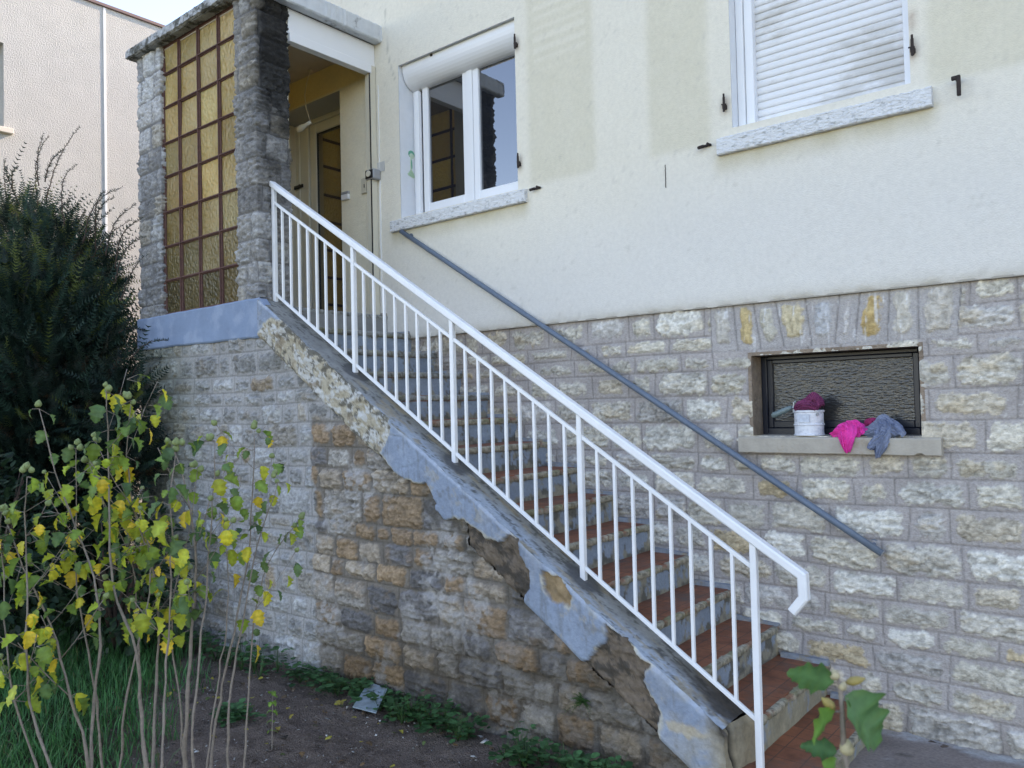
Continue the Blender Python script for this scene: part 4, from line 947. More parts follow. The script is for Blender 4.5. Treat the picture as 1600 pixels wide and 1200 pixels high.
# ------------------------------------------------------------------ white railing
RY = -1.06
rl = empty('stair_railing', (-3.2, RY, ZS), 'white metal railing with square balusters along the stair coping', 'railing')
def zr(x, z0_, s, x0=-5.0): return z0_+s*(x-x0)
b = MB(); b.sweep_xz([(-5.075, 1.702), (-1.222, -.748), (-1.219, -.842), (-1.268, -.905)], .050, .040, RY, bev=.007); b.build('handrail', M_WHITE, rl)
def z2(x): return 1.520-.6365*(x+4.988)
def z3(x): return .862-.6365*(x+5.005)
b = MB(); b.sweep_xz([(-5.0, z2(-5.0)), (-1.44, z2(-1.44))], .016, .020, RY, bev=.002); b.build('upper_rail', M_WHITE, rl)
b = MB(); b.sweep_xz([(-4.99, z3(-4.99)), (-1.44, z3(-1.44))], .016, .020, RY, bev=.002); b.build('lower_rail', M_WHITE, rl)
px_ = [-4.998, -4.118, -3.236, -2.346, -1.436]; feet = [.79, .235, -.33, -.91, -1.62]
for x, f in zip(px_, feet):
    b = MB(); zt = 1.702-.6359*(x+5.075)-.015; b.box(x-.015, x+.015, RY-.015, RY+.015, f-.015, zt, bev=.003)
    if x > -4.9 and x < -2: b.tube([(x, RY, f-.03), (x, RY, f+.006)], .028, 10, 1)
    b.build('post', [M_WHITE, M_CONC if False else mat('fresh_cement', (.13, .13, .13), rough=.95, var=.2)], rl)
for j in range(4):
    for k in range(1, 9):
        x = px_[j]+(px_[j+1]-px_[j])*k/9
        b = MB(); b.box(x-.0075, x+.0075, RY-.0072, RY+.0072, z3(x), z2(x)); b.build('baluster', M_WHITE, rl)

# ------------------------------------------------------------------ on the basement sill
SZ = -.204
pot = empty('paint_pot', (-1.553, .04, SZ), 'dented white metal paint pot standing on the basement sill under a maroon rag', 'paint pot')
b = MB()
def lathe(b, cx, cy, prof, n=28, mi=0):
    vs = [(cx+r*math.cos(2*math.pi*j/n), cy+r*math.sin(2*math.pi*j/n), z) for r, z in prof for j in range(n)]
    b.add(vs, [(i*n+j, i*n+(j+1) % n, (i+1)*n+(j+1) % n, (i+1)*n+j) for i in range(len(prof)-1) for j in range(n)]+[list(range(n))[::-1], list(range((len(prof)-1)*n, len(prof)*n))], mi)
r = .079
lathe(b, -1.553, .04, [(r-.001, SZ), (r+.003, SZ+.002), (r+.003, SZ+.008), (r-.001, SZ+.011), (r-.001, SZ+.055), (r+.003, SZ+.059), (r+.003, SZ+.064), (r-.001, SZ+.068), (r-.001, SZ+.128), (r+.004, SZ+.131), (r+.004, SZ+.139), (r, SZ+.142), (r-.008, SZ+.139)])
b.build('can', mat('paint_smeared_can', (.66, .68, .72), rough=.4, var=.1, scale=30, var2=(.42, .45, .50), v2scale=16, v2thr=.56, stretch=(1, 1, 2), bump=.2), pot, smooth=False)
for s in (-1, 1):
    b = MB(); a = R_(-38 if s > 0 else 142); q = np.array([-1.553+r*1.0*math.cos(a), .04+r*math.sin(a), SZ+.118]); d = np.array([math.cos(a), math.sin(a), 0]); b.tube([q, q+d*.006], .009, 10); b.build('handle_lug', M_GREY, pot)
b = MB(); rs = np.random.RandomState(8)
b.box(-1.553-.035, -1.553+.03, -.0425, -.0405, SZ+.075, SZ+.12); 
b.build('paper_label', mat('pot_label', (.50, .54, .60), rough=.6, var=.25, scale=60), pot)
br = empty('paint_brush', tuple(wp(1205, 650, y=.03)), 'old brush with a grey-green handle sticking out over the paint pot', 'paint brush')
h0, h1_ = wp(1206, 650, y=.02), wp(1238, 636, y=.03); b = MB(); u = h1_-h0
b.tube([h0, h0+u*.1, h0+u*.5, h0+u*.9, h0+u*1.0], [.010, .017, .0165, .0145, .009], 12); b.build('handle', mat('grey_green_handle', (.14, .19, .19), rough=.5, var=.35, scale=50), br, smooth=True)
b = MB(); b.tube([h1_, wp(1243, 640, y=.03), wp(1252, 637, y=.04)], .005, 8); b.tube([wp(1240, 645, y=.03), wp(1240, 629, y=.03), wp(1244, 627, y=.03)], .0045, 8); b.build('ferrule', mat('dull_metal', (.5, .52, .52), rough=.4, metal=.8), br)

def cloth(name, sheets, m, label, cat, seed):
    """crumpled cloth: folded strips of one material laid over each other; each strip has a spine, widths and folds running along it"""
    rs = np.random.RandomState(seed); V = []; F = []; n0 = 0
    for (spine, widths, amp, nf, up) in sheets:
        S = np.array(spine, float); k = len(S); nu, nv = 34, 56
        tt = np.linspace(0, k-1, nu); P = np.stack([np.interp(tt, range(k), S[:, a]) for a in range(3)], -1)
        for _ in range(3): P[1:-1] = (P[:-2]+2*P[1:-1]+P[2:])/4
        Wd = np.interp(tt, range(k), widths); T = np.gradient(P, axis=0); T /= np.linalg.norm(T, axis=1)[:, None]
        up = np.array(up, float); Sd = np.cross(T, up); Sd /= np.linalg.norm(Sd, axis=1)[:, None]; Nn = np.cross(Sd, T)
        u = np.linspace(0, 1, nu)[:, None]*np.ones((1, nv)); v = np.linspace(-1, 1, nv)[None]*np.ones((nu, 1)); o = rs.rand()*50
        ph = nf*math.pi*(v+.35*(fbm(u*2.5+o, v*1.5+o, seed, 3)-.5)*2)+(fbm(u*3+o, v*2, seed+4)-.5)*5
        amp = amp*1.35; f = amp*(1-np.abs(np.sin(ph))**.75*1.6)+amp*.9*(fbm(u*6+o, v*5, seed+2, 3)-.5)
        roll = np.where(abs(v) > .8, -(abs(v)-.8)*amp*5, 0)
        ed = 1+.12*(fbm(u*5+o, v*0, seed+3)-.5)*2
        Q = P[:, None]+Sd[:, None]*(v*Wd[:, None]*ed)[..., None]*.5+Nn[:, None]*(f+roll+.012*(1-v*v))[..., None]+T[:, None]*(amp*.8*np.cos(ph*.7)*(u-.5))[..., None]
        V.append(Q.reshape(-1, 3)); F.append(grid_faces(nu, nv)+n0); n0 += nu*nv
    V = np.concatenate(V)
    o = np_mesh(name, V, np.concatenate(F), m, smooth=True)
    sd = o.modifiers.new('thickness', 'SOLIDIFY'); sd.thickness = .0025
    ss_ = o.modifiers.new('smooth', 'SUBSURF'); ss_.levels = 1; ss_.render_levels = 1
    tag(o, label, cat)
    return o
def clmat(n, c): return mat(n, c, rough=.85, var=.18, scale=25, bump=.9, bscale=55, bdist=.012)
ZC = SZ+.142
U_ = (0, -.3, 1)
cloth('rag', [([(-1.615, .03, ZC+.002), (-1.60, .02, ZC+.035), (-1.555, .02, ZC+.052), (-1.51, .02, ZC+.040), (-1.475, .01, ZC+.012)], [.05, .10, .12, .10, .05], .006, 2.5, U_),
              ([(-1.56, .0, ZC+.02), (-1.54, .01, ZC+.062), (-1.515, .02, ZC+.088), (-1.49, .02, ZC+.055), (-1.465, .0, ZC+.022)], [.03, .06, .05, .06, .03], .006, 2, U_),
              ([(-1.61, -.015, ZC+.006), (-1.57, -.03, ZC+.022), (-1.53, -.03, ZC+.028), (-1.49, -.02, ZC+.008)], [.03, .045, .05, .03], .005, 1.5, (0, -1, .4)),
              ([(-1.60, .06, ZC+.005), (-1.55, .06, ZC+.045), (-1.50, .055, ZC+.01)], [.06, .08, .05], .006, 2, U_)],
      clmat('maroon_cloth', (.17, .028, .085)), 'maroon rag bundled on top of the white paint pot', 'rag', 1)
cloth('rag', [([(-1.405, .0, SZ+.006), (-1.375, .0, SZ+.040), (-1.335, .01, SZ+.060), (-1.29, .01, SZ+.045), (-1.25, .0, SZ+.008)], [.06, .10, .11, .11, .06], .008, 2.5, U_),
              ([(-1.345, .03, SZ+.062), (-1.335, -.02, SZ+.052), (-1.325, -.055, SZ+.018), (-1.322, -.072, SZ-.03), (-1.318, -.074, SZ-.085)], [.07, .10, .10, .075, .022], .007, 2.2, (0, -1, .5)),
              ([(-1.41, -.03, SZ+.006), (-1.37, -.04, SZ+.022), (-1.33, -.045, SZ+.026), (-1.28, -.035, SZ+.006)], [.03, .05, .05, .03], .006, 1.5, (0, -.8, .6)),
              ([(-1.34, .02, SZ+.066), (-1.30, .01, SZ+.070), (-1.265, .0, SZ+.035), (-1.26, -.02, SZ+.008)], [.03, .06, .07, .05], .007, 2, U_)],
      clmat('pink_cloth', (.80, .05, .34)), 'bright pink rag hanging over the edge of the basement sill', 'rag', 2)
cloth('rag', [([(-1.25, .03, SZ+.03), (-1.21, .03, SZ+.050), (-1.165, .03, SZ+.100), (-1.135, .03, SZ+.070), (-1.09, .01, SZ+.035), (-1.06, .0, SZ+.008)], [.03, .06, .07, .09, .10, .06], .008, 2.2, U_),
              ([(-1.165, .03, SZ+.085), (-1.15, -.02, SZ+.055), (-1.145, -.055, SZ+.018), (-1.155, -.074, SZ-.04), (-1.17, -.075, SZ-.11)], [.05, .09, .085, .07, .018], .008, 2, (0, -1, .5)),
              ([(-1.135, -.05, SZ+.02), (-1.165, -.07, SZ-.01), (-1.195, -.074, SZ-.045), (-1.205, -.076, SZ-.065)], [.05, .055, .045, .035], .005, 1.3, (0, -1, .3)),
              ([(-1.24, -.01, SZ+.008), (-1.20, -.02, SZ+.03), (-1.15, -.03, SZ+.04), (-1.10, -.03, SZ+.025), (-1.075, -.03, SZ+.006)], [.04, .06, .07, .06, .03], .007, 2, (0, -.8, .6)),
              ([(-1.12, .02, SZ+.05), (-1.085, -.01, SZ+.05), (-1.055, -.03, SZ+.02), (-1.07, -.05, SZ+.004)], [.03, .04, .04, .03], .005, 1.5, U_)],
      clmat('grey_blue_cloth', (.17, .205, .29)), 'grey-blue rag heaped at the right of the pink one on the sill', 'rag', 3)
cloth('rag', [([(-1.265, .07, SZ+.035), (-1.25, .07, SZ+.075), (-1.22, .07, SZ+.080), (-1.20, .07, SZ+.04)], [.03, .05, .05, .03], .006, 2, U_)],
      clmat('crimson_cloth', (.30, .02, .10)), 'scrap of crimson cloth showing behind the grey-blue rag', 'rag', 4)

# pane of glass lying on the soil
b = MB(); c4 = [(-3.70, -1.47), (-3.52, -1.45), (-3.66, -1.24), (-3.85, -1.22)]
b.add([(x, y, ZS+.035+h) for (x, y), h in zip(c4, (0, .0, .045, .045))]+[(x, y, ZS+.041+h) for (x, y), h in zip(c4, (0, .0, .045, .045))], [(3, 2, 1, 0), (4, 5, 6, 7), (0, 1, 5, 4), (1, 2, 6, 5), (2, 3, 7, 6), (3, 0, 4, 7)])
o = b.build('glass_sheet', mat('dusty_glass_sheet', (.26, .32, .35), rough=.22, var=.25, scale=16, spec=.8)); tag(o, 'broken dusty square of glass lying on the bare soil by the weeds', 'glass sheet')

# ------------------------------------------------------------------ neighbouring house
nh = empty('neighbour_house', (-12, 1, ZS), 'sunlit pale roughcast house with a flat roof, beyond the dark conifer', 'house')
NX = -10.9
Mn = mat('pale_roughcast', (.475, .465, .43), rough=.95, var=.06, scale=5, bump=1, bscale=60, bdist=.014, spec=.1)
NW = (-3.3, -.86, 3.55, 4.60)
b = MB(); zt = 5.50
b.box(NX-6, NX-.3, -7, 9, ZS, zt-.01)
b.box(NX-.3, NX, NW[1], 9, ZS, zt); b.box(NX-.3, NX, -7, NW[0], ZS, zt); b.box(NX-.3, NX, NW[0], NW[1], ZS, NW[2]); b.box(NX-.3, NX, NW[0], NW[1], NW[3], zt)
b.build('wall', Mn, nh)
b = MB(); b.box(NX-.35, NX+.03, -7.05, 9.05, zt, zt+.045, bev=.005); b.build('roof_edge', mat('brown_roof_trim', (.17, .11, .10), rough=.6), nh)
b = MB(); b.box(NX-.001, NX+.012, .335, .365, ZS, zt-.01); b.build('wall_joint', M_CAULK, nh)
wn = empty('window', (NX, NW[1], NW[2]), parent=nh)
b = MB(); b.box(NX-.25, NX-.2, NW[0], NW[1], NW[2], NW[3]); b.build('pane', M_PANE, wn)
b = MB(); b.box(NX-.2, NX-.14, NW[1]-.09, NW[1], NW[2], NW[3], bev=.004); b.box(NX-.2, NX-.14, NW[0], NW[1], NW[2], NW[2]+.08); b.box(NX-.2, NX-.14, NW[0], NW[1], NW[3]-.08, NW[3]); b.build('frame', M_PVC, wn)
b = MB(); b.box(NX-.2, NX+.06, NW[0]-.1, NW[1]+.09, NW[2]-.07, NW[2]-.004, bev=.006); b.build('sill', mat('pale_cast_sill', (.66, .60, .50), rough=.85), wn)

# ------------------------------------------------------------------ plants
class Cloud:
    """collects leaf-like faces with colours as numpy blocks"""
    def __init__(s): s.V = []; s.F = {}; s.C = []; s.n = 0
    def add(s, v, f, c):
        v = np.asarray(v, float); k = len(f[0]); s.V.append(v); s.F.setdefault(k, []).append(np.asarray(f)+s.n)
        c = np.asarray(c, float); s.C.append(np.tile(c, (len(v), 1)) if c.ndim == 1 else c); s.n += len(v)
    def build(s, name, m, parent=None, smooth=False):
        return np_mesh(name, np.concatenate(s.V), [np.concatenate(f) for f in s.F.values()], m, parent, col=np.concatenate(s.C), smooth=smooth)
def basis(d, up=(0, 0, 1)):
    d = d/np.linalg.norm(d); s = np.cross(d, up); 
    if np.linalg.norm(s) < 1e-3: s = np.array([1., 0, 0])
    s /= np.linalg.norm(s); return d, s, np.cross(s, d)

# hibiscus leaf: three pointed lobes, toothed, folded along the midrib and arching down
LEAF = np.array([(0, 0), (.05, .15), (.13, .25), (.24, .30), (.33, .40), (.38, .43), (.42, .33), (.50, .29), (.60, .37), (.64, .36), (.68, .24), (.77, .23), (.81, .24), (.86, .14), (.94, .10), (1, 0)])
def leaf(cl, pos, d, size, col, droop=.6, fold=.25, twist=0., rs=random):
    """pos: base, d: direction of the midrib; quads from the midrib out to the lobed edge on both sides"""
    d, s, n = basis(np.asarray(d, float))
    c, q = math.cos(twist), math.sin(twist); s, n = s*c+n*q, n*c-s*q
    dr = max(droop*1.3, 1e-2); curl = rs.uniform(-.6, .8)
    def P(t, w):
        a = dr*t; nw = abs(w)*fold-curl*w*w+.035*math.sin(t*16+w*9)*(abs(w) > 0)
        return pos+size*(d*math.sin(a)/dr-n*(1-math.cos(a))/dr+(n*math.cos(a)+d*math.sin(a)*.5)*nw+s*w)
    k = len(LEAF); rib = [P(t, 0) for t, w in LEAF]; vs = rib+[P(t, w) for t, w in LEAF[1:-1]]+[P(t, -w) for t, w in LEAF[1:-1]]
    R = lambda i: k+i-1; L = lambda i: k+(k-2)+i-1; q4 = []; q3 = [(0, 1, R(1)), (0, L(1), 1), (k-2, k-1, R(k-2)), (k-2, L(k-2), k-1)]
    for i in range(1, k-2): q4 += [(i, i+1, R(i+1), R(i)), (i, L(i), L(i+1), i+1)]
    cc = np.tile(np.array(col), (len(vs), 1)); cc[:k] = cc[:k]*1.3+.01; e = np.array(col)*np.array([1.25, 1.05, .8]); cc[k::3] = e
    cl.add(vs, q4, cc); cl.n -= len(vs); cl.V.pop(); cl.C.pop(); cl.add(vs, q3, cc)
def pod(b, p, r, d=(0, 0, 1)):
    if isinstance(b, list): b.append(MB()); b = b[-1]
    d, s, n = basis(np.asarray(d, float), (.3, .9, .1)); p = np.asarray(p, float)
    b.tube([p, p+d*r*.4, p+d*r*1.1, p+d*r*1.8, p+d*r*2.3], [r*.3, r*.85, r*1.0, r*.6, r*.08], 9)
    for k in range(5):
        a = k*1.256; o = (s*math.cos(a)+n*math.sin(a)); b.tube([p, p+o*r*.9+d*r*.5, p+o*r*1.05+d*r*1.5], [r*.12, r*.10, r*.02], 4)
GREENS = [(.08, .16, .05), (.13, .23, .045), (.19, .29, .035), (.06, .13, .055), (.25, .34, .03), (.10, .18, .06), (.30, .36, .04), (.16, .26, .04)]
YELLOWS = [(.55, .50, .04), (.42, .44, .04), (.60, .44, .04), (.34, .40, .04)]
Mpod = mat('pale_seed_pods', (.20, .25, .10), rough=.8, var=.3, scale=70)
def shrub(name, label, stems, base, seed, nleaf=1.0, size=.058, group=None, yellow=.20):
    """stems: list of (depth, [(px,py) from low to high], radius) measured on the photograph, each at its own distance"""
    rs = random.Random(seed); nr = np.random.RandomState(seed)
    root = empty(name, tuple(base), label, 'shrub', group); bs = MB(); cl = Cloud(); bp_ = []
    for (dep, pts, rad, leafy) in stems:
        d0 = dep; P = []
        for k, (px, py) in enumerate(pts):
            P.append(wp(px, py, d=d0+.05*math.sin(k*1.3+px)))
        low = P[0]; g = np.array([base[0]+(low[0]-base[0])*.35, base[1]+(low[1]-base[1])*.35, ZS-.02])
        P = [g, g*.45+low*.55+np.array([0, 0, -.05])]+P
        # finer path with slight kinks at the nodes
        Q = []
        for a, c in zip(P[:-1], P[1:]):
            n = max(1, int(np.linalg.norm(c-a)/.06))
            for i in range(n): Q.append(a+(c-a)*i/n)
        Q.append(P[-1]); Q = np.array(Q)
        for _ in range(4): Q[1:-1] = (Q[:-2]+2*Q[1:-1]+Q[2:])/4
        Q = list(Q+nr.normal(0, .0022, Q.shape)); n = len(Q); R = [rad*.68*(1-.78*(i/(n-1)))*(1+.16*math.sin(i*2.1+rad*900)) for i in range(n)]
        bs.tube(Q, R, 7)
        ztip = Q[-1][2]
        # side twigs and leaves
        for i in range(2, n):
            q = Q[i]; h = (q[2]-ZS)/(ztip-ZS)
            if h < leafy: continue
            t = Q[min(i+1, n-1)]-Q[i-1]; t /= np.linalg.norm(t)
            dens = nleaf*(.7+.9*h)
            if rs.random() < .16*dens and i < n-2:        # a side twig
                a = rs.uniform(0, 6.28); o = np.array([math.cos(a), math.sin(a), rs.uniform(.5, 1.3)]); o /= np.linalg.norm(o); L = rs.uniform(.08, .26); tw = [q+o*L*s+np.array([0, 0, .04*s*s]) for s in (0, .35, .7, 1)]
                bs.tube(tw, [R[i]*.5, R[i]*.42, R[i]*.32, .0016], 5)
                for s in (.4, .7, 1.0):
                    for _ in range(2 if s == 1 else 1):
                        a2 = rs.uniform(0, 6.28); dd = np.array([math.cos(a2), math.sin(a2), rs.uniform(-.6, .4)])
                        put(cl, bs, q+o*L*s, dd, size*rs.uniform(.6, 1.15), rs, yellow, h)
                if rs.random() < .45: pod(bp_, tw[-1], rs.uniform(.008, .012), o)
            k = int(dens*.62+rs.random())
            for _ in range(k):
                a = rs.uniform(0, 6.28); dd = np.array([math.cos(a), math.sin(a), rs.uniform(-.9, .35)])
                put(cl, bs, q, dd, size*rs.uniform(.65, 1.25), rs, yellow, h)
        for _ in range(3): pod(bp_, Q[-1]+nr.normal(0, .012, 3), rs.uniform(.009, .014), np.array([nr.normal(0, .4), nr.normal(0, .4), 1]))
    bs.build('stems', M_BARK, root, smooth=True); cl.build('leaves', M_LEAF, root)
    for q in bp_[:90]: q.build('seed_pod', Mpod, root, smooth=True)
    return root
def put(cl, bs, q, dd, size, rs, yellow, h):
    dd = dd/np.linalg.norm(dd); pl = rs.uniform(.015, .045); e = q+dd*pl+np.array([0, 0, .006])
    bs.tube([q, e], [.0014, .001], 4, cap=False)
    y = rs.random() < yellow
    col = rs.choice(YELLOWS if y else GREENS); k = rs.uniform(.75, 1.2); col = tuple(c*k for c in col)
    d2 = dd.copy(); d2[2] -= rs.uniform(1.2, 2.6) if y else rs.uniform(.1, 1.5)
    leaf(cl, e, d2, size*(1.15 if y else 1)*1.15, col, droop=rs.uniform(.3, 1.1) if not y else rs.uniform(.3, .9), fold=rs.uniform(.15, .7), twist=rs.uniform(-.8, .8), rs=rs)

D = 2.9
shrub('hibiscus_shrub', 'tall hibiscus with pale grey stems and yellowing leaves, leftmost by the dark conifer', [
    (D-.15, [(85, 1200), (45, 1120), (41, 1050), (42, 930), (40, 840), (38, 790), (42, 745)], .011, .52),
    (D-.05, [(145, 1200), (112, 1085), (95, 1030), (80, 980), (55, 920), (30, 880), (5, 800)], .012, .5),
    (D, [(142, 1190), (144, 1110), (160, 1010), (150, 900), (122, 830), (85, 740), (61, 640)], .012, .62),
    (D+.15, [(165, 1200), (150, 1120), (148, 1050), (120, 960), (118, 860), (120, 790), (118, 700)], .009, .55),
    (D+.1, [(190, 1195), (192, 1120), (210, 1020), (235, 950), (240, 850), (215, 800), (180, 760), (150, 690)], .009, .55),
    (D-.1, [(60, 1195), (30, 1130), (15, 1060), (5, 1000), (10, 900), (-5, 830), (2, 800)], .009, .5),
], wp(130, 1330, d=3.0)*np.array([1, 1, 0])+np.array([0, 0, ZS]), 5, 1.9, .050, group='hibiscus shrubs in the garden bed')
shrub('hibiscus_shrub', 'tallest hibiscus of the bed, its tips and large yellow leaves against the dark conifer', [
    (D+.05, [(230, 1200), (215, 1085), (222, 1020), (178, 940), (170, 860), (172, 760), (170, 700), (165, 612)], .013, .6),
    (D+.1, [(238, 1200), (240, 1100), (250, 1000), (248, 920), (210, 800), (195, 740), (205, 625)], .011, .6),
    (D-.1, [(250, 1200), (258, 1100), (262, 1000), (268, 900), (270, 820), (262, 760), (275, 700)], .010, .55),
    (D+.2, [(225, 1200), (222, 1100), (212, 980), (215, 900), (190, 830), (155, 780), (140, 725)], .008, .55),
], wp(240, 1340, d=3.05)*np.array([1, 1, 0])+np.array([0, 0, ZS]), 9, 1.95, .052, group='hibiscus shrubs in the garden bed')
shrub('hibiscus_shrub', 'hibiscus with a thick pale trunk in front of the grey stone, third from the left', [
    (D+.1, [(290, 1200), (293, 1110), (296, 1030), (303, 960), (308, 880), (300, 800), (290, 740), (270, 695)], .016, .56),
    (D+.0, [(300, 1200), (305, 1060), (318, 980), (325, 900), (330, 800), (338, 730), (336, 690)], .010, .6),
    (D+.15, [(285, 1190), (284, 1080), (262, 1000), (270, 920), (290, 860), (305, 790), (310, 730)], .008, .55),
], wp(295, 1340, d=3.05)*np.array([1, 1, 0])+np.array([0, 0, ZS]), 12, 1.4, .047, group='hibiscus shrubs in the garden bed')
shrub('hibiscus_shrub', 'sparse open hibiscus whose thin stems cross the stone wall, rightmost of the row', [
    (D+.25, [(325, 1200), (348, 1070), (366, 985), (380, 910), (392, 850), (394, 760), (398, 674)], .010, .62),
    (D+.15, [(355, 1200), (356, 1100), (370, 1010), (385, 950), (400, 850), (418, 800), (438, 752)], .010, .62),
    (D+.3, [(382, 1195), (388, 1080), (394, 980), (408, 900), (430, 850), (455, 830), (468, 815)], .008, .6),
    (D+.1, [(320, 1190), (335, 1110), (345, 1030), (360, 960), (355, 860), (345, 790), (350, 735)], .007, .66),
], wp(355, 1350, d=3.1)*np.array([1, 1, 0])+np.array([0, 0, ZS]), 15, 1.2, .045, group='hibiscus shrubs in the garden bed')

# twig that leans into the picture at the lower right, close to the camera
def near_twig():
    root = empty('hibiscus_sprig', tuple(wp(1320, 1500, d=1.15)), 'single hibiscus shoot with dark green leaves, close up in front of the bottom steps', 'shrub')
    bs = MB(); cl = Cloud(); bp_ = []; bd = []; d = 1.12
    P = [wp(x, y, d=d) for x, y in [(1330, 1500), (1328, 1300), (1322, 1200), (1318, 1165), (1316, 1110), (1313, 1075), (1308, 1055)]]; g = P[0].copy(); g[2] = ZS-.02
    bs.tube([g]+P, [.007, .006, .005, .0042, .0040, .0036, .0032, .002], 8)
    G = (.07, .175, .06); G2 = (.11, .25, .045)
    def L(p0, p1, size, col, droop, tw, dd=0, fold=.2):
        a = wp(*p0, d=d); e = wp(*p1, d=d+dd); bs.tube([wp(1316, p0[1], d=d), a], [.0018, .0014], 5); leaf(cl, a, e-a, size, col, droop=droop, fold=fold, twist=tw)
    L((1303, 1067), (1240, 1050), .066, G, .15, -1.2, .01); L((1320, 1087), (1382, 1160), .100, G, .35, -1.05, .0, .3); L((1325, 1092), (1352, 1140), .050, G2, .3, -1.3, .03)
    L((1305, 1112), (1268, 1140), .062, G2, .5, -1.1, -.01, .3); L((1308, 1175), (1262, 1160), .050, (.055, .14, .06), .4, -1.2, .02); L((1308, 1185), (1280, 1230), .075, G2, .3, -1.2, -.02); L((1330, 1205), (1355, 1250), .06, G2, .4, -1.0)
    for (a, e, r_) in (((1322, 1067), (1352, 1060), .0062), ((1304, 1108), (1284, 1090), .0068)):
        A_, E_ = wp(*a, d=d), wp(*e, d=d); bs.tube([A_, A_+(E_-A_)*.2], .0014, 5); u = E_-A_
        bd.append(MB()); bd[-1].tube([A_, A_+u*.3, A_+u*.65, A_+u], [.002, r_, r_*.9, .001], 9)
    pod(bp_, wp(1306, 1062, d=d), .0068, wp(1299, 1040, d=d)-wp(1306, 1062, d=d)); pod(bp_, wp(1321, 1180, d=d), .0100, wp(1326, 1150, d=d)-wp(1321, 1180, d=d)); pod(bp_, wp(1313, 1078, d=d), .006, (0.3, .1, .6))
    bs.build('stem', M_BARK, root, smooth=True); cl.build('leaves', M_LEAF, root); 
    for q in bp_: q.build('seed_pod', mat('dry_pods', (.42, .36, .22), rough=.8, var=.3, scale=120), root, smooth=True)
    for q in bd: q.build('bud', mat('ochre_buds', (.30, .23, .07), rough=.6, var=.3, scale=100), root, smooth=True)
near_twig()

# small seedling in the bare soil
root = empty('seedling', tuple(wp(425, 1172, z=ZS)), 'little yellow-green seedling alone in the bare soil', 'seedling')
q = wp(425, 1172, z=ZS); b = MB(); T_ = [q+np.array([.0, 0, h])+np.array([.02*h*8*.3, 0, 0]) for h in (0, .08, .16, .24, .30)]; b.tube(T_, [.003, .0028, .0022, .0018, .001], 5); b.build('stem', M_BARK, root)
cl = Cloud(); rs = random.Random(3)
for h in (.1, .15, .2, .25, .28, .3):
    for _ in range(2): a = rs.uniform(0, 6.28); leaf(cl, q+np.array([.005, 0, h]), (math.cos(a), math.sin(a), .1), .038, (.14, .26, .04), droop=1.0)
cl.build('leaves', M_LEAF, root)

